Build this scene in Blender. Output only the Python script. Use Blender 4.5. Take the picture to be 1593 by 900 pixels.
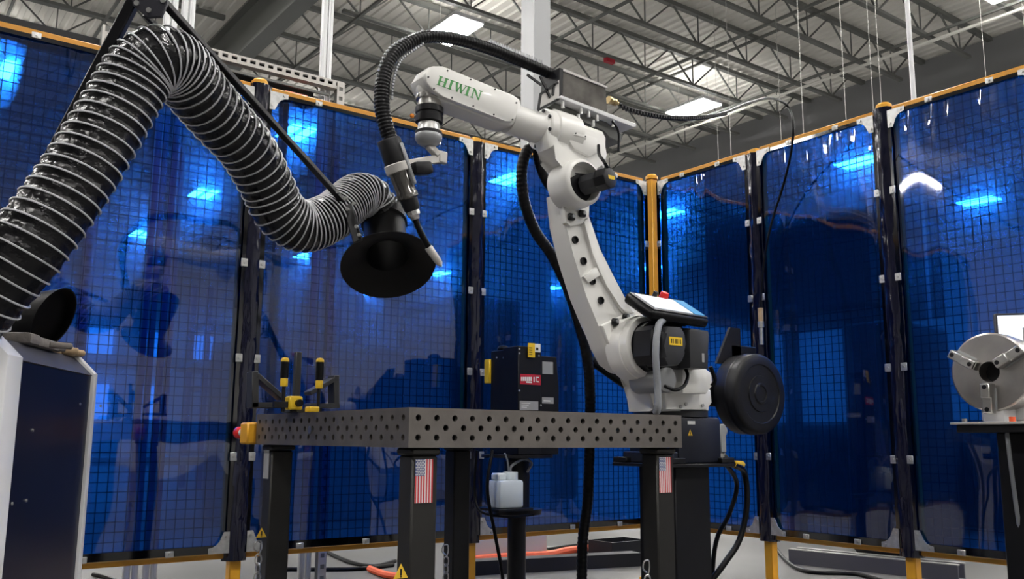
import bpy, bmesh, math, random
from math import sin, cos, pi, radians, sqrt, atan2
from mathutils import Vector, Matrix, noise
random.seed(7)
V = Vector
for o in list(bpy.data.objects):
    bpy.data.objects.remove(o, do_unlink=True)
SC = bpy.context.scene
COL = SC.collection

# ------------------------------------------------------------------ camera
FPX, CX, CY, CAMZ = 1400.0, 796.5, 450.0, 0.78
_p, _a, _r = radians(9.45), radians(53.4), radians(0.36)
FWD = V((cos(_a) * cos(_p), sin(_a) * cos(_p), sin(_p)))
_rt = V((sin(_a), -cos(_a), 0))
_up = _rt.cross(FWD)
RT = _rt * cos(_r) + _up * sin(_r)
UP = _up * cos(_r) - _rt * sin(_r)
CAM = V((0, 0, CAMZ))
cd = bpy.data.cameras.new('camera')
cam = bpy.data.objects.new('camera', cd)
COL.objects.link(cam)
cd.sensor_fit = 'HORIZONTAL'
cd.sensor_width = 36.0
cd.lens = FPX / 1593.0 * 36.0
cd.clip_start, cd.clip_end = 0.05, 200
m = Matrix((RT, UP, -FWD)).transposed().to_4x4()
m.translation = CAM
cam.matrix_world = m
SC.camera = cam

# ------------------------------------------------------------------ world, exposure
w = bpy.data.worlds.new('world')
SC.world = w
w.use_nodes = True
w.node_tree.nodes['Background'].inputs[0].default_value = (0.55, 0.58, 0.62, 1)
w.node_tree.nodes['Background'].inputs[1].default_value = 0.3
SC.view_settings.view_transform = 'Standard'
SC.view_settings.look = 'None'
SC.view_settings.gamma = 1.0
SC.view_settings.use_curve_mapping = False
SC.view_settings.exposure = 0.2
LAMP_STRENGTH = 140.0


# ------------------------------------------------------------------ measuring helpers (photo pixel -> place)
def ray(x, y):
    return FWD + RT * ((x - CX) / FPX) - UP * ((y - CY) / FPX)
def at(x, y, d):
    return CAM + ray(x, y) * d
def onX(x, y, X):
    r = ray(x, y); return CAM + r * (X / r.x)
def onY(x, y, Y):
    r = ray(x, y); return CAM + r * (Y / r.y)
def onZ(x, y, Z=0.0):
    r = ray(x, y); return CAM + r * ((Z - CAMZ) / r.z)


# ------------------------------------------------------------------ materials
MATS = {}
def mat(name, col, rough=0.5, metal=0.0, var=0.0, scale=20.0, bump=0.0, bscale=60.0, coat=0.0, emit=None, estr=0.0, spec=0.5):
    M = bpy.data.materials.new(name)
    M.use_nodes = True
    nt = M.node_tree
    b = nt.nodes['Principled BSDF']
    b.inputs['Base Color'].default_value = (*col, 1)
    b.inputs['Roughness'].default_value = rough
    b.inputs['Metallic'].default_value = metal
    b.inputs['Coat Weight'].default_value = coat
    b.inputs['Specular IOR Level'].default_value = spec
    if emit:
        b.inputs['Emission Color'].default_value = (*emit, 1)
        b.inputs['Emission Strength'].default_value = estr
    tc = None
    if var or bump:
        tc = nt.nodes.new('ShaderNodeTexCoord')
    if var:
        n = nt.nodes.new('ShaderNodeTexNoise')
        n.inputs['Scale'].default_value = scale
        n.inputs['Detail'].default_value = 6
        nt.links.new(tc.outputs['Object'], n.inputs['Vector'])
        rp = nt.nodes.new('ShaderNodeMapRange')
        rp.inputs['From Min'].default_value = 0.3
        rp.inputs['From Max'].default_value = 0.7
        rp.inputs['To Min'].default_value = 1 - var
        rp.inputs['To Max'].default_value = 1 + var
        nt.links.new(n.outputs['Fac'], rp.inputs['Value'])
        mx = nt.nodes.new('ShaderNodeVectorMath')
        mx.operation = 'SCALE'
        mx.inputs[0].default_value = col
        nt.links.new(rp.outputs['Result'], mx.inputs['Scale'])
        nt.links.new(mx.outputs['Vector'], b.inputs['Base Color'])
    if bump:
        n2 = nt.nodes.new('ShaderNodeTexNoise')
        n2.inputs['Scale'].default_value = bscale
        n2.inputs['Detail'].default_value = 4
        nt.links.new(tc.outputs['Object'], n2.inputs['Vector'])
        bp = nt.nodes.new('ShaderNodeBump')
        bp.inputs['Strength'].default_value = bump
        bp.inputs['Distance'].default_value = 0.01
        nt.links.new(n2.outputs['Fac'], bp.inputs['Height'])
        nt.links.new(bp.outputs['Normal'], b.inputs['Normal'])
    MATS[name] = M
    return M

mat('white_paint', (0.80, 0.79, 0.76), 0.32, var=0.02, scale=8, coat=0.15)
mat('robot_lettering', (0.05, 0.28, 0.06), 0.4)
mat('black_plastic', (0.008, 0.008, 0.010), 0.42, var=0.2, scale=30, spec=0.3)
mat('black_rubber', (0.003, 0.003, 0.004), 0.36, bump=0.1, bscale=90, spec=0.2)
mat('black_metal', (0.007, 0.007, 0.009), 0.4, var=0.15, scale=12, spec=0.3)
mat('grey_motor', (0.035, 0.036, 0.040), 0.42, spec=0.3)
mat('hood_black', (0.003, 0.003, 0.0035), 0.5, var=0.2, scale=9, spec=0.2)
mat('hose_fabric', (0.003, 0.003, 0.0045), 0.2, bump=0.5, bscale=40, spec=0.35)
mat('hose_wire', (0.50, 0.50, 0.53), 0.45)
mat('table_steel', (0.17, 0.155, 0.143), 0.36, metal=0.5, var=0.15, scale=14, bump=0.05, bscale=120)
mat('table_leg', (0.022, 0.021, 0.020), 0.45, metal=0.2, var=0.2, scale=9, spec=0.35)
mat('yellow_paint', (0.75, 0.36, 0.02), 0.4, var=0.06, scale=15)
mat('rail_yellow', (0.62, 0.27, 0.018), 0.38, var=0.08, scale=12)
mat('safety_yellow', (0.85, 0.55, 0.02), 0.42)
mat('red_plastic', (0.65, 0.02, 0.015), 0.35)
mat('orange_red', (0.85, 0.12, 0.04), 0.5, var=0.1, scale=12)
mat('steel', (0.55, 0.54, 0.52), 0.3, metal=1.0, var=0.1, scale=16)
mat('brushed_steel', (0.40, 0.38, 0.365), 0.34, metal=1.0, var=0.15, scale=10)
mat('zinc', (0.56, 0.56, 0.55), 0.36, metal=0.85, var=0.15, scale=60)
mat('aluminium', (0.72, 0.73, 0.74), 0.35, metal=0.6)
mat('sensor_grey', (0.36, 0.37, 0.38), 0.35, metal=0.3)
mat('bracket_grey', (0.55, 0.53, 0.5), 0.4, metal=0.3)
mat('navy_panel', (0.005, 0.007, 0.020), 0.3, var=0.1, scale=4, spec=0.2)
mat('lid_grey', (0.035, 0.035, 0.045), 0.5, var=0.08, scale=8, spec=0.3)
mat('cabinet_white', (0.72, 0.72, 0.74), 0.4)
mat('navy_base', (0.010, 0.012, 0.022), 0.45, spec=0.35)
mat('paper_white', (0.75, 0.75, 0.74), 0.6)
mat('paper_grey', (0.30, 0.30, 0.30), 0.6)
mat('logo_red', (0.45, 0.01, 0.03), 0.5)
mat('flag_red', (0.55, 0.03, 0.04), 0.5)
mat('flag_blue', (0.03, 0.05, 0.20), 0.5)
mat('bottle_white', (0.60, 0.66, 0.70), 0.4)
mat('tan_leather', (0.42, 0.30, 0.18), 0.8, var=0.2, scale=30, bump=0.3)
mat('glove_grey', (0.20, 0.18, 0.165), 0.85, var=0.2, scale=30, bump=0.3)
mat('grey_cable', (0.22, 0.23, 0.25), 0.5, bump=0.2, bscale=60)
mat('concrete', (0.11, 0.108, 0.106), 0.5, var=0.14, scale=0.9, bump=0.02, bscale=30)
mat('deck', (0.86, 0.84, 0.78), 0.6, var=0.05, scale=0.7)
mat('joist_paint', (0.16, 0.165, 0.155), 0.6, var=0.1, scale=3)
mat('girder_paint', (0.16, 0.165, 0.155), 0.55)
mat('column_paint', (0.42, 0.43, 0.44), 0.4)
mat('bulkhead_paint', (0.27, 0.275, 0.285), 0.6, var=0.06, scale=0.6)
mat('front_wall', (0.82, 0.82, 0.80), 0.7, var=0.05, scale=0.5)
mat('hall_wall', (0.45, 0.45, 0.45), 0.7, var=0.05, scale=0.5)
mat('wire_dark', (0.01, 0.011, 0.014), 0.5)
mat('machine_dark', (0.012, 0.013, 0.018), 0.5, var=0.1, scale=2, spec=0.3)
mat('channel_grey', (0.06, 0.06, 0.075), 0.45)
mat('machine_grey', (0.20, 0.21, 0.23), 0.45, var=0.08, scale=2)
mat('rack_blue', (0.03, 0.07, 0.22), 0.5)
mat('cardboard', (0.36, 0.24, 0.14), 0.8, var=0.1, scale=6)
mat('cover_glass', (0.22, 0.21, 0.20), 0.14, metal=0.75, var=0.6, scale=11, bump=0.2, bscale=9)
mat('clear_plate', (0.62, 0.60, 0.58), 0.2, metal=0.2)
mat('brass', (0.55, 0.42, 0.22), 0.3, metal=1.0)
mat('amber', (0.8, 0.25, 0.02), 0.3)
mat('grey_stone', (0.30, 0.31, 0.31), 0.6)
mat('screen_white', (0.6, 0.62, 0.66), 0.2, emit=(0.75, 0.8, 0.9), estr=0.55)
mat('screen_bright', (0.6, 0.62, 0.66), 0.2, emit=(0.85, 0.9, 1.0), estr=0.8)
mat('screen_blue', (0.05, 0.25, 0.5), 0.3, emit=(0.05, 0.35, 0.7), estr=0.25)
mat('lamp_diffuser', (0.9, 0.9, 0.9), 0.4, emit=(1.0, 0.975, 0.94), estr=LAMP_STRENGTH)
mat('deck_fill_glow', (0.9, 0.9, 0.9), 0.4, emit=(1.0, 0.975, 0.94), estr=6.0)  # glow of the added panels that brighten the roof deck
mat('window_light', (0.8, 0.8, 0.8), 0.4, emit=(0.85, 0.93, 1.0), estr=2.2)
mat('blue_film', (0.01, 0.05, 0.4), 0.2)
mat('warn_yellow', (0.80, 0.50, 0.03), 0.5)

def vinyl(name, tint, rough, haze, F0=0.08, scatter=0.3, spread=0.5):
    """thin tinted clear welding-curtain film: straight-through tint, sheen by Fresnel, a little milky haze"""
    M = bpy.data.materials.new(name)
    M.use_nodes = True
    nt = M.node_tree
    nt.nodes.clear()
    N, L = nt.nodes.new, nt.links.new
    out = N('ShaderNodeOutputMaterial')
    tr = N('ShaderNodeBsdfTransparent'); tr.inputs[0].default_value = (*tint, 1)
    tl = N('ShaderNodeBsdfTranslucent'); tl.inputs[0].default_value = (0.005, 0.09, 0.75, 1)
    gl = N('ShaderNodeBsdfGlossy'); gl.inputs[0].default_value = (1, 1, 1, 1); gl.inputs['Roughness'].default_value = rough
    lw = N('ShaderNodeLayerWeight'); lw.inputs[0].default_value = 0.5
    pw = N('ShaderNodeMath'); pw.operation = 'POWER'; pw.inputs[1].default_value = 5.0
    fr = N('ShaderNodeMath'); fr.operation = 'MULTIPLY_ADD'; fr.inputs[1].default_value = 1 - F0; fr.inputs[2].default_value = F0
    L(lw.outputs['Facing'], pw.inputs[0]); L(pw.outputs[0], fr.inputs[0])
    m1, m2 = N('ShaderNodeMixShader'), N('ShaderNodeMixShader')
    m1.inputs[0].default_value = haze
    # milky forward scatter: light passing the film is spread a few degrees
    ge = N('ShaderNodeNewGeometry')
    sc = N('ShaderNodeVectorMath'); sc.operation = 'SCALE'; sc.inputs['Scale'].default_value = 3000.0
    wn = N('ShaderNodeTexWhiteNoise'); wn.noise_dimensions = '3D'
    L(ge.outputs['Position'], sc.inputs[0]); L(sc.outputs[0], wn.inputs['Vector'])
    ct = N('ShaderNodeVectorMath'); ct.operation = 'SUBTRACT'; ct.inputs[1].default_value = (.5, .5, .5)
    L(wn.outputs['Color'], ct.inputs[0])
    p2 = N('ShaderNodeMath'); p2.operation = 'POWER'; p2.inputs[1].default_value = 2.0
    L(wn.outputs['Value'], p2.inputs[0])
    ml = N('ShaderNodeMath'); ml.operation = 'MULTIPLY'; ml.inputs[1].default_value = spread
    L(p2.outputs[0], ml.inputs[0])
    jt = N('ShaderNodeVectorMath'); jt.operation = 'SCALE'
    L(ct.outputs[0], jt.inputs[0]); L(ml.outputs[0], jt.inputs['Scale'])
    dr = N('ShaderNodeVectorMath'); dr.operation = 'SUBTRACT'
    L(jt.outputs[0], dr.inputs[0]); L(ge.outputs['Incoming'], dr.inputs[1])
    nz = N('ShaderNodeVectorMath'); nz.operation = 'NORMALIZE'
    L(dr.outputs[0], nz.inputs[0])
    rp = N('ShaderNodeBsdfRayPortal'); rp.inputs['Color'].default_value = (*tint, 1)
    L(nz.outputs[0], rp.inputs['Direction'])
    m0 = N('ShaderNodeMixShader'); m0.inputs[0].default_value = scatter
    L(tr.outputs[0], m0.inputs[1]); L(rp.outputs[0], m0.inputs[2])
    L(m0.outputs[0], m1.inputs[1]); L(tl.outputs[0], m1.inputs[2])
    L(fr.outputs[0], m2.inputs[0]); L(m1.outputs[0], m2.inputs[1]); L(gl.outputs[0], m2.inputs[2])
    L(m2.outputs[0], out.inputs[0])
    MATS[name] = M
vinyl('blue_vinyl', (0.004, 0.080, 0.43), 0.03, 0.02, 0.075, 0.65, 0.36)
vinyl('blue_vinyl_hem', (0.001, 0.004, 0.035), 0.08, 0.01)
mat('vinyl_wrap', (0.003, 0.0035, 0.016), 0.15, var=0.2, scale=5, coat=0.3)
mat('clear_plastic', (0.7, 0.7, 0.7), 0.1)


# ------------------------------------------------------------------ mesh helpers
def frame_of(d):
    d = d.normalized()
    a = V((0, 0, 1)) if abs(d.z) < 0.9 else V((1, 0, 0))
    u = d.cross(a).normalized()
    return u, d.cross(u).normalized(), d

class MB:
    def __init__(s):
        s.bm = bmesh.new()
    def _mi(s, n0, mi):
        if mi:
            s.bm.faces.ensure_lookup_table()
            for i in range(n0, len(s.bm.faces)):
                s.bm.faces[i].material_index = mi
    def faces(s, pts, fs, mi=0):
        vs = [s.bm.verts.new(p) for p in pts]
        out = []
        for f in fs:
            try:
                nf = s.bm.faces.new([vs[i] for i in f]); nf.material_index = mi; out.append(nf)
            except ValueError:
                pass
        return vs, out
    def hexa(s, p, bev=0.0, mi=0, seg=1):
        """8 corners: 0-3 bottom loop, 4-7 top loop"""
        vs, fs = s.faces(p, [(3, 2, 1, 0), (4, 5, 6, 7), (0, 1, 5, 4), (1, 2, 6, 5), (2, 3, 7, 6), (3, 0, 4, 7)], mi)
        if bev:
            es = list({e for f in fs for e in f.edges})
            r = bmesh.ops.bevel(s.bm, geom=es, offset=bev, segments=seg, affect='EDGES', profile=0.5, clamp_overlap=True)
            for f in r['faces']: f.material_index = mi
        return s
    def box(s, lo, hi, bev=0.0, mi=0, seg=1):
        x0, y0, z0 = lo; x1, y1, z1 = hi
        return s.hexa([V(q) for q in ((x0, y0, z0), (x1, y0, z0), (x1, y1, z0), (x0, y1, z0), (x0, y0, z1), (x1, y0, z1), (x1, y1, z1), (x0, y1, z1))], bev, mi, seg)
    def obox(s, c, ax, ay, az, bev=0.0, mi=0, seg=1):
        """centre and three half-axis vectors"""
        q = [(-1, -1, -1), (1, -1, -1), (1, 1, -1), (-1, 1, -1), (-1, -1, 1), (1, -1, 1), (1, 1, 1), (-1, 1, 1)]
        return s.hexa([c + ax * a + ay * b + az * d for a, b, d in q], bev, mi, seg)
    def bar(s, p0, p1, w, h=None, bev=0.0, mi=0, side=None):
        """rectangular bar between two points"""
        h = h or w
        d = p1 - p0
        if side is None:
            u, v, _ = frame_of(d)
        else:
            u = (side - d.normalized() * side.dot(d.normalized())).normalized(); v = d.normalized().cross(u)
        return s.obox((p0 + p1) / 2, u * (w / 2), v * (h / 2), d / 2, bev, mi)
    def prism(s, pts, ext, bev=0.0, mi=0, seg=1):
        n = len(pts)
        a = list(pts); b = [p + ext for p in pts]
        fs = [tuple(range(n))[::-1], tuple(range(n, 2 * n))] + [(i, (i + 1) % n, n + (i + 1) % n, n + i) for i in range(n)]
        vs, ff = s.faces(a + b, fs, mi)
        if bev:
            es = list({e for f in ff[:2] for e in f.edges})
            r = bmesh.ops.bevel(s.bm, geom=es, offset=bev, segments=seg, affect='EDGES', profile=0.5, clamp_overlap=True)
            for f in r['faces']: f.material_index = mi
        return s
    def lathe(s, o, d, prof, n=24, mi=0, cap=True, a0=0.0):
        """profile [(t, r)] along d from o"""
        u, v, d = frame_of(d)
        rings = []
        for t, r in prof:
            if r < 1e-6:
                rings.append([s.bm.verts.new(o + d * t)])
            else:
                rings.append([s.bm.verts.new(o + d * t + (u * cos(a0 + 2 * pi * k / n) + v * sin(a0 + 2 * pi * k / n)) * r) for k in range(n)])
        for A, B in zip(rings, rings[1:]):
            for k in range(n):
                k2 = (k + 1) % n
                if len(A) == 1 and len(B) == 1: continue
                if len(A) == 1: f = (A[0], B[k], B[k2])
                elif len(B) == 1: f = (A[k], A[k2], B[0])
                else: f = (A[k], A[k2], B[k2], B[k])
                s.bm.faces.new(f[::-1]).material_index = mi
        if cap:
            if len(rings[0]) > 1: s.bm.faces.new(rings[0]).material_index = mi
            if len(rings[-1]) > 1: s.bm.faces.new(rings[-1][::-1]).material_index = mi
        return s
    def cyl(s, p0, p1, r, r1=None, n=20, mi=0, bev=0.0):
        L = (p1 - p0).length
        r1 = r if r1 is None else r1
        if bev:
            prof = [(0, r - bev), (bev * .3, r - bev * .3), (bev, r), (L - bev, r1), (L - bev * .3, r1 - bev * .3), (L, r1 - bev)]
        else:
            prof = [(0, r), (L, r1)]
        return s.lathe(p0, p1 - p0, prof, n, mi)
    def ball(s, c, r, n=12, mi=0, sq=1.0):
        k = max(4, n // 2)
        return s.lathe(c - V((0, 0, r * sq)), V((0, 0, 1)), [(r * sq * (1 - cos(pi * i / k)), r * sin(pi * i / k)) for i in range(k + 1)], n, mi, cap=False)
    def tube(s, pts, r, n=10, mi=0, step=None, rf=None, cap=True, smooth=True):
        """tube along a path; rf(s_len, angle, f) scales the radius"""
        P = spline(pts, step) if smooth else pts
        u = None; rings = []; acc = 0.0; tot = sum((b - a).length for a, b in zip(P, P[1:]))
        for i, p in enumerate(P):
            d = (P[min(i + 1, len(P) - 1)] - P[max(i - 1, 0)]).normalized()
            if u is None: u, v, _ = frame_of(d)
            else:
                u = (u - d * u.dot(d)).normalized(); v = d.cross(u)
            if i: acc += (p - P[i - 1]).length
            rr = r(acc / tot) if callable(r) else r
            rings.append([s.bm.verts.new(p + (u * cos(2 * pi * k / n) + v * sin(2 * pi * k / n)) * (rr * (rf(acc, 2 * pi * k / n) if rf else 1))) for k in range(n)])
        for A, B in zip(rings, rings[1:]):
            for k in range(n):
                k2 = (k + 1) % n
                s.bm.faces.new((A[k], A[k2], B[k2], B[k])).material_index = mi
        if cap:
            s.bm.faces.new(rings[0][::-1]).material_index = mi
            s.bm.faces.new(rings[-1]).material_index = mi
        return s

def spline(pts, step=None):
    """Catmull-Rom through the points, resampled at an even step"""
    pts = [V(p) for p in pts]
    P = [pts[0] * 2 - pts[1]] + pts + [pts[-1] * 2 - pts[-2]]
    out = []
    for i in range(1, len(P) - 2):
        a, b, c, d = P[i - 1:i + 3]
        for k in range(16):
            t = k / 16
            out.append(0.5 * (2 * b + (c - a) * t + (2 * a - 5 * b + 4 * c - d) * t * t + (3 * b - a - 3 * c + d) * t ** 3))
    out.append(pts[-1])
    if not step: return out[::3] + ([out[-1]] if (len(out) - 1) % 3 else [])
    res = [out[0]]; need = step
    for a, b in zip(out, out[1:]):
        L = (b - a).length; pos = 0.0
        while L - pos >= need:
            pos += need; res.append(a.lerp(b, pos / L)); need = step
        need -= L - pos
    if (res[-1] - out[-1]).length > step * .3: res.append(out[-1])
    return res

ORG = {}
def finish(name, bm, mats, parent, origin, sm):
    bmesh.ops.recalc_face_normals(bm, faces=bm.faces[:])
    bmesh.ops.translate(bm, verts=bm.verts[:], vec=-origin)
    me = bpy.data.meshes.new(name)
    bm.to_mesh(me); bm.free()
    for k in (mats if isinstance(mats, (list, tuple)) else [mats]): me.materials.append(MATS[k])
    if sm:
        for p in me.polygons: p.use_smooth = True
        me.set_sharp_from_angle(angle=radians(sm))
    o = bpy.data.objects.new(name, me)
    COL.objects.link(o)
    if parent is not None:
        o.parent = parent
    else:
        o.location = origin
    return o
def obj(name, mb, mats, parent=None, origin=None, sm=38, label=None):
    """one mesh object; children keep world-shaped coordinates relative to their thing's base"""
    bm = mb.bm if isinstance(mb, MB) else mb
    if parent is not None: og = ORG[parent.name]
    elif origin is not None: og = V(origin)
    else:
        xs = [v.co for v in bm.verts]
        lo = [min(c[i] for c in xs) for i in range(3)]; hi = [max(c[i] for c in xs) for i in range(3)]
        og = V(((lo[0] + hi[0]) / 2, (lo[1] + hi[1]) / 2, lo[2]))
    o = finish(name, bm, mats, parent, og, sm)
    ORG[o.name] = og
    if label: o['label'] = label
    return o
def thing(name, label, cat, loc, group=None, kind=None):
    o = bpy.data.objects.new(name, None)
    o.empty_display_size = 0.05
    COL.objects.link(o)
    o.location = V(loc); ORG[o.name] = V(loc)
    return tag(o, label, cat, group, kind)
def tag(o, label=None, cat=None, group=None, kind=None):
    if label: o['label'] = label
    if cat: o['category'] = cat
    if group: o['group'] = group
    if kind: o['kind'] = kind
    return o
def share(src, name, parent, loc):
    """another copy of a part's mesh, placed in its thing"""
    o = src.copy(); o.name = name; COL.objects.link(o)
    o.parent = parent; o.location = loc
    return o

X1, Y1, Z1 = V((1, 0, 0)), V((0, 1, 0)), V((0, 0, 1))

# ================================================================== THE HALL
HX0, HX1, HY0, HY1, ZD = -24.0, 34.0, -20.0, 50.0, 9.55
tag(obj('floor', MB().box((HX0, HY0, -0.2), (HX1, HY1, 0.0)), 'concrete', origin=(0, 0, 0)), 'grey polished concrete floor of the hall', 'floor', kind='structure')
def wall(name, lo, hi, label):
    return tag(obj(name, MB().box(lo, hi), 'front_wall' if name == 'wall_front' else 'hall_wall'), label, 'wall', kind='structure')
wall('wall_back', (HX0, HY1, 0), (HX1, HY1 + .3, 10), 'pale far wall of the hall beyond the left screens')
wall('wall_right', (HX1, HY0, 0), (HX1 + .3, HY1, 10), 'pale hall wall far beyond the right screens')
wall('wall_front', (HX0, HY0 - .3, 0), (HX1, HY0, 10), 'pale hall wall behind the viewer')
wall('wall_left', (HX0 - .3, HY0, 0), (HX0, HY1, 10), 'pale hall wall far out on the left')
# far windows in the back wall
wi = 0
for k in range(14):
    xw = -2.5 + k * 2.6
    for z0, z1 in ((1.6, 3.6), (4.2, 6.4)):
        if (k * 7 + int(z0)) % 5 == 0: continue
        wi += 1
        W = thing('window_%d' % wi, 'lit window in the far hall wall', 'window', (xw, HY1 - .06, z0), 'far windows', 'structure')
        f = MB()
        for a, b in (((xw - .75, z0), (xw - .68, z1)), ((xw + .68, z0), (xw + .75, z1)), ((xw - .03, z0), (xw + .03, z1)), ((xw - .75, z0), (xw + .75, z0 + .07)), ((xw - .75, z1 - .07), (xw + .75, z1))):
            f.box((a[0], HY1 - .12, a[1]), (b[0], HY1 - .01, b[1]))
        obj('window_frame', f, 'machine_grey', W, sm=0)
        for sx in (-.355, .355):
            obj('pane', MB().box((xw + sx - .32, HY1 - .06, z0 + .07), (xw + sx + .32, HY1 - .04, z1 - .07)), 'window_light', W, sm=0)

# ribbed steel roof deck
bm = MB()
prof = []
x = HX0
while x < HX1:
    prof += [(x, 0), (x + .09, 0), (x + .115, .035), (x + .205, .035)]
    x += .23
pts = []
for px_, dz in prof:
    pts += [V((px_, HY0, ZD + dz)), V((px_, HY1, ZD + dz))]
bm.faces(pts, [(2 * i, 2 * i + 2, 2 * i + 3, 2 * i + 1) for i in range(len(prof) - 1)])
CEIL = tag(obj('ceiling', bm, 'deck', origin=(0, 0, ZD), sm=0), 'ribbed pale steel roof deck on dark bar joists', 'ceiling', kind='structure')
# girders on the column lines
GX = [-7.9, 5.8, 19.5, 33.0]
for gx in GX[1:3]:
    g = MB()
    if gx < 10:
        g.box((gx - .16, HY0, 8.25), (gx + .16, HY1, 8.30)); g.box((gx - .02, HY0, 8.30), (gx + .02, HY1, 9.2)); g.box((gx - .16, HY0, 9.2), (gx + .16, HY1, 9.25))
        obj('girder', g, 'girder_paint', CEIL, sm=0)
    else:
        g.box((gx - .08, HY0, 8.0), (gx + .08, HY1, 9.5))
        obj('bulkhead', g, 'bulkhead_paint', CEIL, sm=0)
# bar joists: top chord > bottom chord, web
JY0, JS = 11.7, 1.53
ZB, ZT = 8.78, 9.46
def joist_meshes(x0, x1):
    L = x1 - x0
    top = MB(); top.box((0, -.055, ZT - ZD - .05), (L, .055, ZT - ZD + .04))
    bot = MB(); bot.box((1.0, -.05, ZB - ZD - .035), (L - 1.0, .05, ZB - ZD + .025))
    web = MB()
    n = int(round((L - 1.2) / 1.5)); s = (L - 1.2) / n
    for i in range(n):
        a = .6 + i * s
        A, B, C2, D2 = V((a, 0, ZT - ZD)), V((a + s / 2, 0, ZB - ZD)), V((a + s, 0, ZT - ZD)), V((a + s / 2, 0, ZT - ZD))
        web.bar(A, B, .03); web.bar(B, C2, .03); web.bar(B, D2, .02)
    return top, bot, web
for si in range(3):
    x0, x1 = GX[si] + .12, GX[si + 1] - .12
    src = None
    ks = range(-4, 20) if si == 0 else (range(-7, 22) if si == 1 else range(-4, 10))
    for k in ks:
        y = JY0 + k * JS
        loc = V((x0, y, 0))
        if src is None:
            o3 = []
            for nm, mb_ in zip(('joist', 'bottom_chord', 'web'), joist_meshes(x0, x1)):
                me_o = finish(nm, mb_.bm, 'joist_paint', CEIL, V((0, 0, 0)), 0)
                o3.append(me_o)
            o3[1].parent = o3[0]; o3[2].parent = o3[0]
            o3[2]['kind'] = 'stuff'
            o3[0].location = loc
            src = o3
        else:
            j = share(src[0], 'joist', CEIL, loc)
            share(src[1], 'bottom_chord', j, (0, 0, 0)); share(src[2], 'web', j, (0, 0, 0))
# cross bridging and a conduit, running across the joists
for xb, zb in ((7.25, 8.74), (10.9, 8.74), (13.7, 8.74), (16.6, 8.74), (9.3, 9.38), (15.2, 9.38), (3.4, 8.74), (2.0, 9.38)):
    b = MB().box((xb - .025, 1, zb - .025), (xb + .025, 42, zb + .025))
    obj('bridging', b, 'joist_paint', CEIL, sm=0)
obj('conduit', MB().cyl(V((16.75, 2, 8.66)), V((16.75, 45, 8.66)), .035, n=8), 'deck', CEIL)
for px_, py_, d in ((1131, 60, 15.5), (1243, 60, 13), (1309, 60, 12.5), (1353, 80, 13), (1366, 80, 12), (1211, 120, 16), (1532, 100, 12), (1116, 200, 18), (1595, 60, 11)):
    q = at(px_, py_, d)
    obj('hanger_wire', MB().cyl(V((q.x, q.y, 3.2)), V((q.x, q.y, ZD)), .0035, n=6), 'bracket_grey', CEIL)
q = onZ(948, 93, ZB - .05)
obj('red_tag', MB().box((q.x - .12, q.y - .05, ZB - .12), (q.x + .12, q.y + .05, ZB - .0)), 'logo_red', CEIL, sm=0)
# the square column
c = MB(); c.box((5.69, 7.29, 0), (5.93, 7.53, 8.25), .01)
colm = thing('structural_column', 'light grey square steel column rising behind the robot arm', 'column', (5.81, 7.41, 0))
obj('shaft', c, 'column_paint', colm)
obj('base_plate', MB().box((5.56, 7.16, 0), (6.06, 7.66, .03)), 'girder_paint', colm)
# vertical white pipe behind the right screens
q = at(1415, 60, 8.0)
tag(obj('vertical_pipe', MB().cyl(V((q.x, q.y, 0)), V((q.x, q.y, ZD)), .021, n=12), 'cabinet_white'), 'thin white vertical pipe rising above the right screens', 'pipe')

# high-bay lamps on the grid of the hall
lamp_src = None
LX = [2.0 + 6.9 * k for k in range(-3, 5)]
LY = [-8.5 + 7.5 * k for k in range(8)]
LAMP_LABEL = {(4, 3): 'bright twin-strip high-bay lamp above the black torch hose', (5, 3): 'bright high-bay lamp left of the looping thin cable',
    (3, 4): 'lamp glowing blue at the upper left corner of the far-left screen', (4, 6): 'small lamp glowing blue in the middle of the far-left screen',
    (4, 5): 'lamp glowing blue below the bend of the ribbed hose', (4, 4): 'large blue-glowing lamp beside the post cap behind the hose',
    (4, 7): 'smallest lamp glowing blue low in the far-left screen', (5, 4): 'lamp glowing blue between wrapped post and robot conduit',
    (5, 6): 'lamp glowing blue just under the lower bend of the hose', (5, 5): 'lamp glowing blue right of the torch nozzle',
    (6, 4): 'lamp glowing blue just right of the yellow corner post', (6, 3): 'large lamp glowing blue left of the capped right post',
    (7, 3): 'lamp glowing blue in the screen above the chuck'}
for ix, lx in enumerate(LX):
    for iy, ly in enumerate(LY):
        if ix < 2 and iy != 3: continue
        lab = 'white LED high-bay lamp hanging from the roof joists'
        lab = LAMP_LABEL.get((ix, iy), lab)
        L = thing('high_bay_lamp', lab, 'lamp', (lx, ly, 8.6), 'high-bay lamps of the hall')
        if lamp_src is None:
            h = MB(); h.box((lx - .34, ly - .62, 8.66), (lx + .34, ly + .62, 8.74), .01)
            a = obj('housing', h, 'cabinet_white', L)
            ds = [obj('diffuser', MB().box((lx + sx - .125, ly - .58, 8.64), (lx + sx + .125, ly + .58, 8.66)), 'lamp_diffuser', L, sm=0) for sx in (-.205, .205)]
            ds.append(obj('added_deck_fill', MB().box((lx - .30, ly - .58, 8.74), (lx + .30, ly + .58, 8.745)), 'deck_fill_glow', L, sm=0))  # unseen glowing panel added on the lamp top to brighten the deck
            ws = [obj('suspension_wire', MB().cyl(V((lx, ly + sy, 8.74)), V((lx, ly + sy, ZD)), .006, n=5), 'zinc', L) for sy in (-.45, .45)]
            lamp_src = [a] + ds + ws
        else:
            for sobj in lamp_src: share(sobj, sobj.name.split('.')[0], L, (0, 0, 0))

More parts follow.
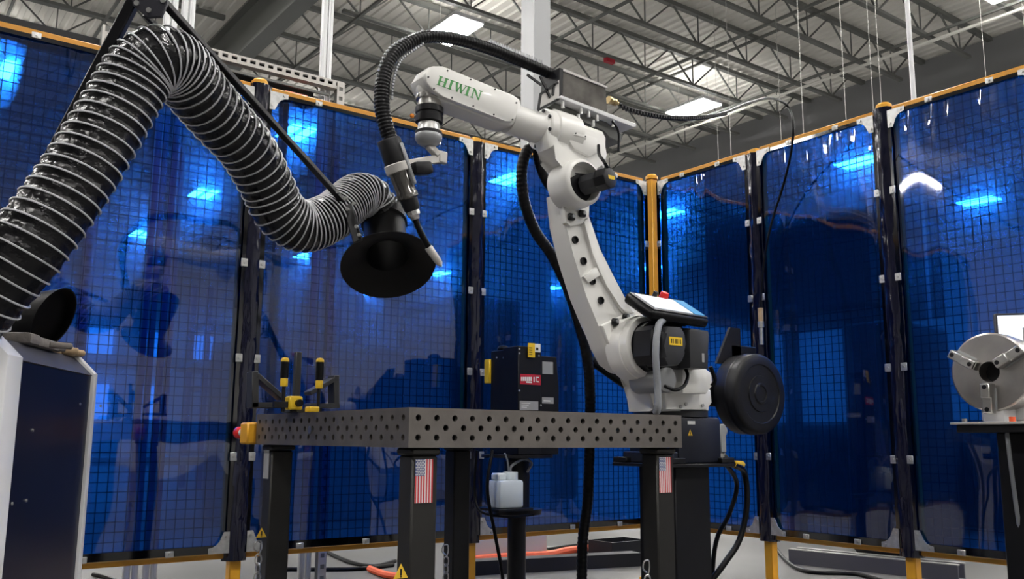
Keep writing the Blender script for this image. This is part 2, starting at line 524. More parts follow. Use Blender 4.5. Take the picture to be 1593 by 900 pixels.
# ================================================================== THE WELDING SCREENS
XW, YW, FZ0, FZ1 = 3.88, 3.79, 0.29, 2.35
MESH = .038
def screen(label, p0, p1, nrm, seed, i0=.035, i1=.035):
    """one framed panel between two posts; p0, p1 plan points, nrm points into the cell"""
    p0, p1, n = V((*p0, 0)), V((*p1, 0)), V((*nrm, 0))
    e = (p1 - p0).normalized(); W = (p1 - p0).length
    P = lambda s, z, d: p0 + e * s + n * d + Z1 * z
    T = thing('welding_screen', label, 'welding screen', P(W / 2, FZ0, 0), 'blue welding screens around the cell')
    a, b = i0, W - i1
    obj('top_rail', MB().bar(P(a, FZ1 - .012, 0), P(b, FZ1 - .012, 0), .028, .028, .005), 'rail_yellow', T)
    obj('bottom_rail', MB().bar(P(a, FZ0 + .010, 0), P(b, FZ0 + .010, 0), .024, .024, .004), 'rail_yellow', T)
    for s_ in (a + .012, b - .012):
        obj('side_rail', MB().bar(P(s_, FZ0 + .02, 0), P(s_, FZ1 - .02, 0), .024, .024), 'rail_yellow', T)
    wm = MB()
    s_ = a + .03
    while s_ < b - .02:
        wm.bar(P(s_, FZ0 + .02, -.008), P(s_, FZ1 - .02, -.008), .0028, .0028); s_ += MESH
    z = FZ0 + .05
    while z < FZ1 - .03:
        wm.bar(P(a + .01, z, -.011), P(b - .01, z, -.011), .0028, .0028); z += MESH
    tag(obj('wire_mesh', wm, 'wire_dark', T, sm=0), kind='stuff')
    # the film: slack between its clips, gently wavy
    v0, v1, zz0, zz1 = a - .012, b + .012, FZ0 + .024, FZ1 - .03
    nx, nz = 44, 72
    sheet = MB(); pts = []
    for j in range(nz + 1):
        for i in range(nx + 1):
            fs, fz = i / nx, j / nz
            s_, z = v0 + (v1 - v0) * fs, zz0 + (zz1 - zz0) * fz
            wv = .0050 * noise.noise(V((s_ * 1.7 + seed * 9.1, z * 0.9, seed * 3.3))) + .0016 * noise.noise(V((s_ * 6 + seed, z * 3.4, 4.2)))
            edge = max(0, 1 - (1 - fz) / .09)
            wv += edge * .006 * abs(sin(s_ * 9 + seed)) * sin(s_ * 55 + 6 * noise.noise(V((s_ * 8, seed, 0))))
            se = max(0, 1 - min(fs, 1 - fs) / .05)
            wv += se * .006 * noise.noise(V((s_ * 20, z * 9, seed)))
            pts.append(P(s_, z, .022 + wv))
    sheet.faces(pts, [(j * (nx + 1) + i, j * (nx + 1) + i + 1, (j + 1) * (nx + 1) + i + 1, (j + 1) * (nx + 1) + i) for j in range(nz) for i in range(nx)])
    sh = obj('vinyl_sheet', sheet, 'blue_vinyl', T, sm=180, label='translucent glossy blue vinyl film')
    hem = MB()
    hw = .03
    def strip(sa, sb, za, zb):
        pts = [P(sa, za, .034), P(sb, za, .034), P(sb, zb, .034), P(sa, zb, .034)]
        hem.prism(pts, n * .002)
    strip(v0, v0 + .026, zz0, zz1); strip(v1 - .026, v1, zz0, zz1)
    strip(v0 + .026, v1 - .026, zz0, zz0 + .032); strip(v0 + .026, v1 - .026, zz1 - .018, zz1)
    obj('hem', hem, 'blue_vinyl_hem', sh, sm=0)
    # corner gussets
    for sx, s_ in ((1, a + .002), (-1, b - .002)):
        for sz, z in ((1, FZ0 + .024), (-1, FZ1 - .026)):
            prf = [(0, 0), (.085, 0), (.085, .022)] + [(.085 - .055 * sin(t * pi / 10), .085 - .063 * cos(t * pi / 10)) for t in range(1, 5)] + [(.024, .085), (0, .085)]
            gp = [P(s_ + sx * q_[0], z + sz * q_[1], .038) for q_ in prf]
            gs = obj('corner_gusset', MB().prism(gp, n * .003), 'zinc', T, sm=0)
            for q_ in ((.066, .011), (.012, .066)):
                c_ = P(s_ + sx * q_[0], z + sz * q_[1], .041)
                obj('bolt', MB().cyl(c_, c_ + n * .006, .006, n=8), 'steel', gs)
    # clips along the edges
    def clip(s_, z, wz):
        c_ = P(s_, z, .040)
        cl = obj('clip', MB().obox(c_, e * (.017 if wz else .015), n * .003, Z1 * (.012 if wz else .018), .002), 'zinc', T)
        obj('bolt', MB().cyl(c_ + n * .002, c_ + n * .008, .0055, n=8), 'steel', cl)
    nh = 3 if W > 1 else 2
    for k in range(nh):
        s_ = a + (b - a) * (k + .75) / (nh + .5)
        clip(s_, FZ1 - .032, 1); clip(s_, FZ0 + .034, 1)
    for k in range(4):
        z = FZ0 + (FZ1 - FZ0) * (k + 1) / 5
        clip(a + .004, z, 0); clip(b - .004, z, 0)
    return T

PX = [.2, 1.385, 2.563]
PYs = [3.004, 2.242, 1.49]
screen('wide blue screen at far left, behind the ribbed extraction hose', (PX[0], YW), (PX[1], YW), (0, -1), 1)
screen('wide blue screen behind the exhaust hood and yellow clamps', (PX[1], YW), (PX[2], YW), (0, -1), 2)
screen('wide blue screen behind the robot arm, left of the yellow corner post', (PX[2], YW), (XW, YW), (0, -1), 3, i1=.085)
screen('narrow blue screen just right of the yellow corner post', (XW, YW), (XW, PYs[0]), (-1, 0), 4, i0=.085)
screen('narrow blue screen behind the black wire reel', (XW, PYs[0]), (XW, PYs[1]), (-1, 0), 5)
screen('blue screen at far right, behind the steel chuck', (XW, PYs[1]), (XW, PYs[2]), (-1, 0), 6)

def post(label, x, y, wrapped, cap, seed, wtop=2.30, off=(0, 0)):
    T = thing('screen_post', label, 'post', (x, y, 0), 'posts of the welding screens')
    obj('tube', MB().box((x - .024, y - .024, .012), (x + .024, y + .024, FZ1 + .0), .004), 'yellow_paint', T)
    obj('foot_plate', MB().box((x - .08, y - .08, 0), (x + .08, y + .08, .012)), 'yellow_paint', T)
    if cap:
        obj('cap', MB().lathe(V((x, y, FZ1)), Z1, [(0, .037), (.018, .037), (.028, .028), (.030, 0)], 12, a0=pi / 4), 'yellow_paint', T)
    if wrapped:
        wr = MB(); n = 40; rings = []
        nz = 110
        for j in range(nz + 1):
            z = FZ0 - .01 + (wtop - FZ0 + .01) * j / nz
            ring = []
            for k in range(n):
                t = 2 * pi * k / n
                r = .047 + .006 * noise.noise(V((cos(t) * 1.6 + seed * 5, sin(t) * 1.6, z * 1.5))) + .009 * abs(noise.noise(V((cos(t) * 3 + seed, sin(t) * 3, z * 4)))) + .0045 * noise.noise(V((cos(t) * 5 + seed, sin(t) * 5, z * 16)))
                r += .006 * max(0, (.55 - z) / .3) * noise.noise(V((cos(t) * 4, sin(t) * 4, seed)))
                ring.append(wr.bm.verts.new(V((x + off[0] + r * cos(t), y + off[1] + r * sin(t), z))))
            rings.append(ring)
        for A, B in zip(rings, rings[1:]):
            for k in range(n): wr.bm.faces.new((A[k], A[(k + 1) % n], B[(k + 1) % n], B[k]))
        obj('vinyl_wrap', wr, 'vinyl_wrap', T, sm=60, label='crinkled dark navy vinyl wrapped round the post')
    return T
post('vinyl-wrapped post with yellow cap behind the emergency stop', PX[1], YW, 1, 1, 1, FZ1 - .002)
post('vinyl-wrapped post behind the black wire feeder', PX[2], YW, 1, 0, 2, FZ1 - .03)
post('bare yellow post in the corner of the screens', XW - .03, YW - .03, 0, 1, 3)
post('vinyl-wrapped post above the black wire reel', XW, PYs[0], 1, 0, 4, FZ1 - .03)
post('vinyl-wrapped post with yellow cap left of the steel chuck', XW, PYs[1], 1, 1, 5, FZ1 - .002)

# ================================================================== THE PERFORATED TABLE
TX0, TX1, TY0, TY1, TZ1 = 1.153, 2.141, 1.982, 3.009, .858
TZ0 = TZ1 - .1
TB = thing('welding_table', 'dark steel welding table with rows of round holes in its sides', 'table', (1.647, 2.495, 0))
def holed(mb, o, e, f, n, cols, rows, cw, rh, r, stagger, depth, mi=0):
    """plate of square cells with round holes; o corner, e/f in-plane axes, n outward normal"""
    N = 16
    for j in range(rows):
        sh = (cw / 2 if (stagger and j % 2) else 0.0)
        cnt = cols - (1 if sh else 0)
        if sh:
            for a_, b_ in ((0, cw / 2), (cols * cw - cw / 2, cols * cw)):
                mb.faces([o + e * a_ + f * (j * rh), o + e * b_ + f * (j * rh), o + e * b_ + f * ((j + 1) * rh), o + e * a_ + f * ((j + 1) * rh)], [(0, 1, 2, 3)], mi)
        for i in range(cnt):
            c_ = o + e * (sh + (i + .5) * cw) + f * ((j + .5) * rh)
            outer, inner, deep = [], [], []
            for k in range(N):
                t = 2 * pi * k / N; ct, st = cos(t), sin(t)
                sc = 1 / max(abs(ct), abs(st))
                outer.append(c_ + e * (ct * sc * cw / 2) + f * (st * sc * rh / 2))
                inner.append(c_ + e * (ct * r) + f * (st * r)); deep.append(inner[-1] - n * depth)
            fs = []
            for k in range(N):
                k2 = (k + 1) % N
                fs += [(k, k2, N + k2, N + k), (N + k, N + k2, 2 * N + k2, 2 * N + k)]
            mb.faces(outer + inner + deep, fs, mi)
LX_, LY_ = TX1 - TX0, TY1 - TY0
def side_plate(o, e, n, L, cols):
    mb = MB(); rh = .025; mg = .0125
    holed(mb, o + Z1 * mg, e, Z1, n, cols, 3, L / cols, rh, .0082, True, .012)
    for za, zb in ((0, mg), (.0875, .1)):
        mb.faces([o + Z1 * za, o + e * L + Z1 * za, o + e * L + Z1 * zb, o + Z1 * zb], [(0, 1, 2, 3)])
    return mb
obj('side_plate', side_plate(V((TX0, TY0, TZ0)), X1, -Y1, LX_, 18), 'table_steel', TB, sm=0)
obj('side_plate', side_plate(V((TX0, TY1, TZ0)), -Y1, -X1, LY_, 18), 'table_steel', TB, sm=0)
obj('side_plate', side_plate(V((TX1, TY0, TZ0)), Y1, X1, LY_, 18), 'table_steel', TB, sm=0)
obj('side_plate', side_plate(V((TX1, TY1, TZ0)), -X1, Y1, LX_, 18), 'table_steel', TB, sm=0)
tp = MB()
holed(tp, V((TX0, TY0, TZ1)), X1, Y1, Z1, 18, 18, LX_ / 18, LY_ / 18, .0082, False, .012)
obj('top_plate', tp, 'table_steel', TB, sm=0)
rb = MB()
for fx in (.33, .67):
    rb.box((TX0 + LX_ * fx - .005, TY0 + .013, TZ0 + .005), (TX0 + LX_ * fx + .005, TY1 - .013, TZ1 - .013))
for fy in (.33, .67):
    rb.box((TX0 + .013, TY0 + LY_ * fy - .005, TZ0 + .006), (TX1 - .013, TY0 + LY_ * fy + .005, TZ1 - .013))
obj('under_ribs', rb, 'table_leg', TB, sm=0)
inner = MB()
inner.box((TX0 + .014, TY0 + .014, TZ0 + .02), (TX1 - .014, TY1 - .014, TZ0 + .03))
obj('inner_liner', inner, 'black_metal', TB, sm=0)

def flag(lx, ly, wd, hh, z1, parent):
    """vertical flag sticker on a face looking to -Y, stars at its upper left"""
    f = MB(); y = ly
    f.box((lx, y - .0010, z1 - hh), (lx + wd, y, z1))
    sw = wd / 13
    for k in range(0, 13, 2):
        z_t = z1 if k >= 7 else z1 - hh * .385
        f.box((lx + k * sw, y - .0016, z1 - hh), (lx + (k + 1) * sw, y - .0009, z_t), mi=1)
    f.box((lx, y - .0018, z1 - hh * .385), (lx + 7 * sw, y - .0009, z1), mi=2)
    for a in range(9):
        for b in range(5 + (a % 2 == 0)):
            off = 0 if a % 2 == 0 else .5
            cx_ = lx + 7 * sw * (b + .5 + off) / 6.0; cz = z1 - hh * .385 * (a + .6) / 9.3
            f.prism([V((cx_ + .0017 * cos(pi / 2 + t * pi * .4) * (1 if True else 1), y - .0023, cz + .0017 * sin(pi / 2 + t * pi * .4))) for t in range(5)], Y1 * .0005, mi=0)
    return obj('flag_sticker', f, ['paper_white', 'flag_red', 'flag_blue'], parent, sm=0, label='stars-and-stripes flag sticker')
LEGS = []
def leg(x, y, fl):
    g = MB(); g.box((x - .038, y - .034, .03), (x + .038, y + .034, .738), .005)
    o = obj('leg', g, 'table_leg', TB)
    obj('collar', MB().box((x - .044, y - .040, .738), (x + .044, y + .040, TZ0), .006), 'table_leg', o)
    obj('levelling_foot', MB().lathe(V((x, y, 0)), Z1, [(0, .045), (.012, .045), (.02, .015), (.03, .015)], 16), 'black_metal', o)
    if fl: flag(x - .030, y - .0345, .052, .108, .729, o)
    return o
l1 = leg(1.213, 2.032, 1)
l2 = leg(2.082, 2.032, 1)
l3 = leg(1.215, 2.955, 0)
l4 = leg(1.94, 2.955, 0)
fz_ = onX(388, 696, 1.177).z
obj('faded_sticker', MB().box((1.1755, 2.94, fz_ - .10), (1.1772, 2.985, fz_)), 'paper_grey', l3, sm=0, label='faded pale sticker')
def chain(px_, py_, Y, parent, n=6):
    p = onY(px_, py_, Y); hk = MB()
    hk.tube([p + V(q) for q in ((.0, 0, .0), (-.014, 0, .012), (-.01, 0, .032), (.008, 0, .034), (.012, 0, .014), (.004, 0, -.012))], .0026, 6)
    for k in range(n):
        c_ = p + V((.003, 0, -.024 - k * .028)); tl = 1.2 if k % 2 else .3
        hk.tube([c_ + V((.010 * cos(t) * cos(tl), -.010 * cos(t) * sin(tl), .017 * sin(t))) for t in [2 * pi * i / 8 for i in range(9)]], .0026, 6)
    obj('chain', hk, 'steel', parent, label='short silver hook and chain')
chain(401, 858, 2.914, l3); chain(693, 862, 2.914, l4); chain(1006, 890, 1.993, l2)
def warn(p, ex, ez, nn, s, parent):
    f = MB()
    f.prism([p, p + ex * s, p + ex * (s / 2) + ez * (s * .87)], nn * .0012)
    a = p + ex * (s / 2) + ez * (s * .3)
    f.prism([a - ex * s * .06 - ez * s * .14, a + ex * s * .06 - ez * s * .14, a + ex * s * .06 + ez * s * .26, a - ex * s * .06 + ez * s * .26], nn * .0018, mi=1)
    f.prism([a - ex * s * .06 - ez * s * .24, a + ex * s * .06 - ez * s * .24, a + ex * s * .06 - ez * s * .18, a - ex * s * .06 - ez * s * .18], nn * .0018, mi=1)
    obj('warning_sticker', f, ['warn_yellow', 'black_plastic'], parent, sm=0, label='yellow warning triangle sticker')
warn(onY(398, 836, 2.915), X1, Z1, -Y1, .036, l3)
warn(onY(612, 900, 2.0), X1, Z1, -Y1, .04, l1)
obj('side_bolt', MB().cyl(onX(483, 668, TX0) + X1 * .004, onX(483, 668, TX0) - X1 * .004, .012, n=14), 'steel', TB)

# emergency stop on the far-left corner
ES = thing('emergency_stop', 'yellow emergency stop box with red mushroom button on table corner', 'switch', (1.18, TY1, .74))
p = onX(402, 692, TX0 - .005)
ey0 = TY1 + .001
obj('box', MB().box((TX0 - .03, ey0, .758), (TX0 + .025, ey0 + .072, .832), .006), 'yellow_paint', ES)
c0 = V((TX0 - .010, ey0 + .072, .797))
obj('collar', MB().cyl(c0, c0 + Y1 * .035, .014, n=16), 'paper_white', ES)
obj('button', MB().lathe(c0 + Y1 * .032, Y1, [(0, .018), (.006, .0215), (.03, .0215), (.04, .017), (.042, 0)], 20), 'red_plastic', ES)

# ================================================================== CLAMPS AND SQUARES ON THE TABLE
def clamp(label, px_, py0, py1, Y):
    b = onY(px_, py0, Y); zt = onY(px_, py1, Y).z
    b.z = TZ1
    T = thing('toggle_clamp', label, 'clamp', b, 'yellow and black clamps')
    obj('spindle', MB().cyl(b, V((b.x, b.y, zt - .03)), .0055, n=10), 'black_metal', T)
    obj('collar', MB().cyl(V((b.x, b.y, TZ1 + .075)), V((b.x, b.y, TZ1 + .10)), .0115, n=12, bev=.002), 'safety_yellow', T)
    obj('handle', MB().cyl(V((b.x, b.y, TZ1 + .10)), V((b.x, b.y, zt - .012)), .0125, n=12), 'black_rubber', T)
    obj('handle_cap', MB().lathe(V((b.x, b.y, zt - .014)), Z1, [(0, .0125), (.006, .0125), (.012, .009), (.014, 0)], 12), 'safety_yellow', T)
    return T, b
T, b = clamp('yellow and black clamp with square yellow block, nearer the table corner', 440, 633, 555, 2.60)
q = onY(457, 626, 2.60)
bk = obj('block', MB().box((q.x - .021, q.y - .02, TZ1 + .006), (q.x + .021, q.y + .02, TZ1 + .047), .004), 'safety_yellow', T)
obj('knob', MB().cyl(V((q.x + .006, q.y - .02, TZ1 + .026)), V((q.x + .006, q.y - .034, TZ1 + .026)), .011, n=12), 'black_rubber', bk)
obj('slide_bar', MB().box((b.x - .03, b.y - .008, TZ1 + .012), (q.x - .015, b.y + .008, TZ1 + .03)), 'black_metal', T)
obj('foot', MB().cyl(V((q.x, q.y, TZ1)), V((q.x, q.y, TZ1 + .008)), .012, n=12), 'black_metal', T)
T, b = clamp('yellow and black clamp right of the other, with low yellow block', 495, 633, 556, 2.62)
q = onY(486, 630, 2.62)
obj('block', MB().box((q.x - .016, q.y - .02, TZ1), (q.x + .016, q.y + .02, TZ1 + .018), .003), 'safety_yellow', T)
obj('slide_bar', MB().box((q.x - .01, b.y - .006, TZ1 + .002), (b.x + .01, b.y + .006, TZ1 + .014)), 'black_metal', T)
def square(label, pts, Y, th, holes=()):
    T = thing('welding_square', label, 'bracket', (onY(*pts[0][0], Y).x, Y, TZ1), 'grey squaring brackets on the table')
    for i, (a, b_, w_) in enumerate(pts):
        A, B = onY(*a, Y), onY(*b_, Y)
        if i < 2:
            A.z = max(A.z, TZ1 + w_ / 2); B.z = max(B.z, TZ1 + w_ / 2)
        obj(('upright', 'base_bar', 'brace')[i % 3], MB().bar(A, B, w_, th, .002, side=X1 if i == 0 else Z1), 'grey_motor', T)
    return T
square('grey triangular square at the left end of the table', [((393, 634), (393, 578), .022), ((388, 630), (442, 630), .018), ((396, 583), (438, 620), .016)], 2.80, .05)
square('grey triangular square right of the clamps', [((519, 633), (519, 584), .020), ((478, 631), (524, 631), .016), ((516, 590), (478, 612), .014)], 2.80, .05)
fs = thing('stop_bar', 'tall thin grey stop bar standing between the two clamps', 'stop bar', (onY(460, 630, 2.70).x, 2.70, TZ1))
q = onY(460, 630, 2.7); t_ = onY(461, 547, 2.7)
obj('blade', MB().box((q.x - .010, 2.69, TZ1 + .012), (q.x + .010, 2.71, t_.z), .002), 'grey_motor', fs)
obj('foot', MB().box((q.x - .03, 2.66, TZ1), (q.x + .03, 2.74, TZ1 + .012), .002), 'grey_motor', fs)

# ================================================================== THE ROBOT
RB = V((2.47, 2.33, 0))
PED = thing('robot_pedestal', 'black steel pedestal under the white robot', 'pedestal', RB)
ZP = .700
obj('column', MB().box((RB.x - .09, RB.y - .09, .02), (RB.x + .09, RB.y + .09, ZP - .012), .004), 'black_metal', PED)
obj('top_plate', MB().box((RB.x - .165, RB.y - .15, ZP - .012), (RB.x + .165, RB.y + .15, ZP), .002), 'black_metal', PED)
obj('floor_plate', MB().box((RB.x - .25, RB.y - .25, 0), (RB.x + .25, RB.y + .25, .02)), 'black_metal', PED)
for sx in (-.128, .128):
    for sy in (-.113, .113):
        c_ = V((RB.x + sx, RB.y + sy, ZP)); bp = obj('foot_pad', MB().box((c_.x - .035, c_.y - .035, ZP), (c_.x + .035, c_.y + .035, ZP + .02), .003), 'black_metal', PED)
        obj('bolt', MB().cyl(c_ + Z1 * .02, c_ + Z1 * .034, .011, n=6), 'steel', bp)
q = onY(992, 707, 2.2); tag(obj('indicator', MB().cyl(V((RB.x - .145, RB.y - .05, ZP)), V((RB.x - .145, RB.y - .05, ZP + .022)), .009, n=10), 'amber', PED))

RO = thing('welding_robot', 'white six-axis welding robot arm with green lettering and black torch', 'robot', (RB.x, RB.y, ZP))
def poly(Y, pts): return [onY(a, b, Y) for a, b in pts]
def slab(name, Y0, Y1_, pts, m_, bev=.006, seg=2, parent=None, **k):
    return obj(name, MB().prism(poly(Y0, pts), V((0, Y1_ - Y0, 0)), bev, seg=seg), m_, parent or RO, **k)
# base block
zb = .885
bs = obj('base', MB().box((RB.x - .11, RB.y - .13, ZP), (RB.x + .115, RB.y + .12, zb - .022), .012, seg=2), 'navy_base', RO)
obj('base_foot', MB().box((RB.x - .14, RB.y - .13, ZP), (RB.x - .112, RB.y + .12, ZP + .04), .004), 'navy_base', RO)
yb = RB.y - .13
q = onY(1075, 657, yb); obj('name_plate', MB().box((q.x - .018, yb - .0012, q.z - .006), (q.x + .02, yb, q.z + .006)), 'paper_white', bs)
warn(onY(1070, 677, yb), X1, Z1, -Y1, .024, bs)
cn = MB(); cq = V((RB.x + .115, RB.y - .08, .785))
cn.box(cq + V((0, -.045, -.05)), cq + V((.035, .035, .055)), .006); cn.cyl(cq + V((.018, -.02, -.05)), cq + V((.05, -.03, -.085)), .018, n=12); cn.cyl(cq + V((.03, -.01, .03)), cq + V((.058, -.01, .03)), .02, n=12)
obj('connector', cn, 'grey_stone', bs)
obj('turret_ring', MB().cyl(V((RB.x - .01, RB.y, zb - .022)), V((RB.x - .01, RB.y, zb)), .135, n=40), 'grey_motor', RO)
# turret
TC = V((RB.x - .005, RB.y, zb))
tu = obj('turret', MB().lathe(TC, Z1, [(0, .128), (.004, .134), (.05, .136), (.085, .132), (.10, .12), (.105, .10), (.105, 0)], 56), 'white_paint', RO)
slab('shoulder', 2.20, 2.32, [(1014, 639), (1012, 598), (1000, 580), (990, 565), (985, 530), (1000, 496), (1046, 500), (1052, 560), (1060, 600), (1062, 639)], 'white_paint', .012, 3)
slab('turret_side', 2.12, 2.24, [(1062, 612), (1062, 574), (1098, 572), (1108, 580), (1109, 600), (1100, 612)], 'white_paint', .008, 2)
slab('turret_front', 2.185, 2.30, [(1036, 637), (1034, 606), (1090, 604), (1106, 606), (1108, 626), (1100, 637)], 'white_paint', .006, 2)
hubc = onY(1003, 540, 2.18)
hub = MB(); hub.lathe(V((hubc.x, 2.155, hubc.z)), Y1, [(0, .088), (.002, .098), (.008, .104), (.035, .106), (.037, .110), (.09, .112), (.10, .112)], 48, cap=False)
hub.lathe(V((hubc.x, 2.155, hubc.z)), Y1, [(0, .088), (.03, .086), (.034, 0)], 48, cap=False)
obj('shoulder_hub', hub, 'white_paint', RO)
# J2 motor pack (black) in front of the hub
mc = MB(); mc.cyl(V((hubc.x, 2.13, hubc.z)), V((hubc.x, 2.19, hubc.z)), .083, n=36)
mo = obj('shoulder_motor', mc, 'black_plastic', RO)
mbx = MB(); mbx.prism(poly(2.06, [(1015, 512), (1020, 505), (1036, 506), (1036, 566), (1020, 566), (1013, 552)]), Y1 * .09, .006)
obj('motor_housing', mbx, 'black_plastic', mo)
cv = MB(); cv.prism(poly(2.03, [(1035, 517), (1040, 507), (1060, 508), (1067, 520), (1064, 535), (1067, 550), (1062, 562), (1056, 568), (1040, 568), (1034, 556), (1036, 538)]), Y1 * .10, .008, seg=2)
cvo = obj('motor_cover', cv, 'grey_motor', mo)
q = onY(1041, 536, 2.03); q2 = onY(1061, 525, 2.03)
obj('yellow_plate', MB().box((q.x, 2.0285, q.z), (q2.x, 2.031, q2.z), .0), 'safety_yellow', cvo, sm=0, label='small yellow plate with dark digits')
dg = MB()
for k, xx in enumerate((.12, .28, .46, .6, .8)):
    xx = q.x + (q2.x - q.x) * xx; dg.box((xx, 2.0275, q.z + .006), (xx + (.004 if k % 2 == 0 else .0025), 2.0287, q2.z - .006))
obj('digits', dg, 'black_plastic', cvo, sm=0)
cv = MB(); cv.prism(poly(2.05, [(1073, 514), (1076, 510), (1102, 514), (1104, 520), (1100, 535), (1103, 552), (1102, 573), (1074, 572)]), Y1 * .10, .006, seg=2)
cvo = obj('motor_cover', cv, 'grey_motor', mo)
q = onY(1092, 563, 2.05); obj('sticker', MB().box((q.x, 2.0485, q.z), (q.x + .011, 2.051, q.z + .03)), 'paper_grey', cvo, sm=0)
mm = MB(); mm.prism(poly(2.10, [(1028, 508), (1075, 510), (1076, 572), (1028, 574)]), Y1 * .09, .004)
obj('motor_body', mm, 'black_plastic', mo)
q = onY(1048, 590, 2.10)
obj('cross_cylinder', MB().cyl(V((q.x - .03, 2.10, q.z)), V((q.x - .03, 2.24, q.z)), .045, n=28, bev=.006), 'sensor_grey', RO)
tb = MB(); tb.tube([onY(1034, 600, 2.09), onY(1050, 606, 2.08), onY(1064, 600, 2.08), onY(1070, 585, 2.09), onY(1067, 574, 2.10)], .006, 8)
obj('motor_cable', tb, 'black_rubber', RO)
obj('brake_cable', MB().tube([onY(1105, 570, 2.08), onY(1112, 590, 2.08), onY(1108, 600, 2.09)], .008, 8), 'black_rubber', RO)
for a, b_ in ((1058, 632), (1066, 628), (1092, 630)):
    q = onY(a, b_, 2.185); obj('screw', MB().cyl(V((q.x, 2.187, q.z)), V((q.x, 2.179, q.z)), .006, n=8), 'steel', RO)
# upper arm: front face at Y 2.25, rounded slab behind it
AL = [(872, 300), (880, 348), (893, 400), (912, 460), (930, 504), (942, 540), (956, 566), (972, 578), (990, 582)]
AR = [(1016, 560), (1016, 500), (990, 488), (976, 470), (952, 434), (934, 388), (916, 336), (912, 318), (918, 300)]
AY = 2.25
ua = slab('upper_arm', AY, AY + .085, AL + AR, 'white_paint', .013, 3)
def lerp(a, b, t): return (a[0] + (b[0] - a[0]) * t, a[1] + (b[1] - a[1]) * t)
def raised(nm, pts, h, bev):
    return obj(nm, MB().prism(poly(AY - h, pts), Y1 * (h + .012), bev, seg=2), 'white_paint', ua)
raised('arm_rim', [(988, 486), (976, 470), (952, 434), (934, 388), (916, 336), (906, 340), (922, 394), (931, 420), (944, 444), (966, 478), (976, 490)], .014, .005)
raised('arm_rib', [(908, 430), (930, 414), (938, 426), (916, 440)], .011, .004)
raised('arm_rib', [(876, 318), (912, 318), (917, 342), (906, 348), (888, 352), (881, 346)], .014, .006)
raised('arm_rib', [(936, 506), (978, 486), (1000, 500), (1006, 560), (966, 570), (950, 540)], .014, .006)
for a, b_ in ((891, 373), (904, 406), (918, 437), (931, 467)):
    q = onY(a + 3, b_, AY); h = MB()
    h.lathe(V((q.x, AY + .002, q.z)), -Y1, [(0, .0135), (.008, .0130), (.008, .0105), (.0022, .0103), (.0022, 0)], 20, cap=False)
    obj('hole_bush', h, 'black_metal', ua)
for a, b_ in ((889, 337), (906, 332), (957, 500), (974, 493)):
    q = onY(a, b_, AY - .02); h = MB(); h.box((q.x - .016, AY - .030, q.z - .013), (q.x + .013, AY - .013, q.z + .011), .005)
    cp = obj('stop_block', h, 'black_plastic', ua)
    obj('bolt', MB().cyl(V((q.x - .001, AY - .029, q.z)), V((q.x - .001, AY - .035, q.z)), .006, n=8), 'sensor_grey', cp)
# elbow
slab('elbow_housing', 2.20, 2.28, [(852, 214), (856, 178), (862, 174), (940, 202), (946, 214), (944, 240), (943, 266), (912, 262), (898, 276), (884, 284), (882, 268), (878, 252), (868, 240), (856, 230)], 'white_paint', .020, 4)
ec = onY(911, 282, 2.165)
eh = MB(); eh.lathe(V((ec.x, 2.165, ec.z)), Y1, [(0, .066), (.003, .073), (.010, .079), (.045, .083), (.10, .083), (.10, 0)], 48, cap=False)
eh.lathe(V((ec.x, 2.165, ec.z)), Y1, [(0, .066), (.04, .063)], 48, cap=False)
elb = obj('elbow_hub', eh, 'white_paint', RO)
obj('hub_floor', MB().cyl(V((ec.x, 2.203, ec.z)), V((ec.x, 2.21, ec.z)), .065, n=36), 'black_metal', elb)
obj('elbow_rib', MB().prism(poly(2.190, [(888, 200), (930, 214), (934, 236), (918, 244), (894, 232), (884, 216)]), Y1 * .02, .008, seg=2), 'white_paint', elb)
obj('pad', MB().prism(poly(2.180, [(894, 205), (914, 211), (913, 216), (893, 210)]), Y1 * .03, .003), 'white_paint', elb)
for a, b_ in ((896, 207), (911, 212)):
    q = onY(a, b_, 2.178); obj('screw', MB().cyl(V((q.x, 2.182, q.z)), V((q.x, 2.177, q.z)), .0025, n=8), 'black_metal', elb)
# elbow motor pokes out towards the viewer
em = MB(); q = onY(912, 287, 2.19)
e0 = V((q.x, 2.20, q.z)); e1 = e0 + V((.012, -.062, .004)); e2 = e0 + V((.020, -.108, .006))
em.cyl(e0, e1, .036, n=8, bev=.004); eo = obj('elbow_motor', em, 'grey_motor', RO)
em = MB(); em.cyl(e1, e2, .039, .038, n=8, bev=.006); obj('motor_cap', em, 'black_plastic', eo)
u, v, d = frame_of(e2 - e1)
obj('yellow_plate', MB().obox(e2 + d * .001 + X1 * .002, V((.014, 0, 0)), V((0, .001, 0)), V((0, 0, .006))), 'safety_yellow', eo, sm=0)
tb = MB(); tb.tube([onY(931, 226, 2.17), onY(932, 240, 2.14), onY(940, 252, 2.08), e2 + V((.012, .02, .03))], .0055, 8)
obj('motor_cable', tb, 'black_rubber', eo)
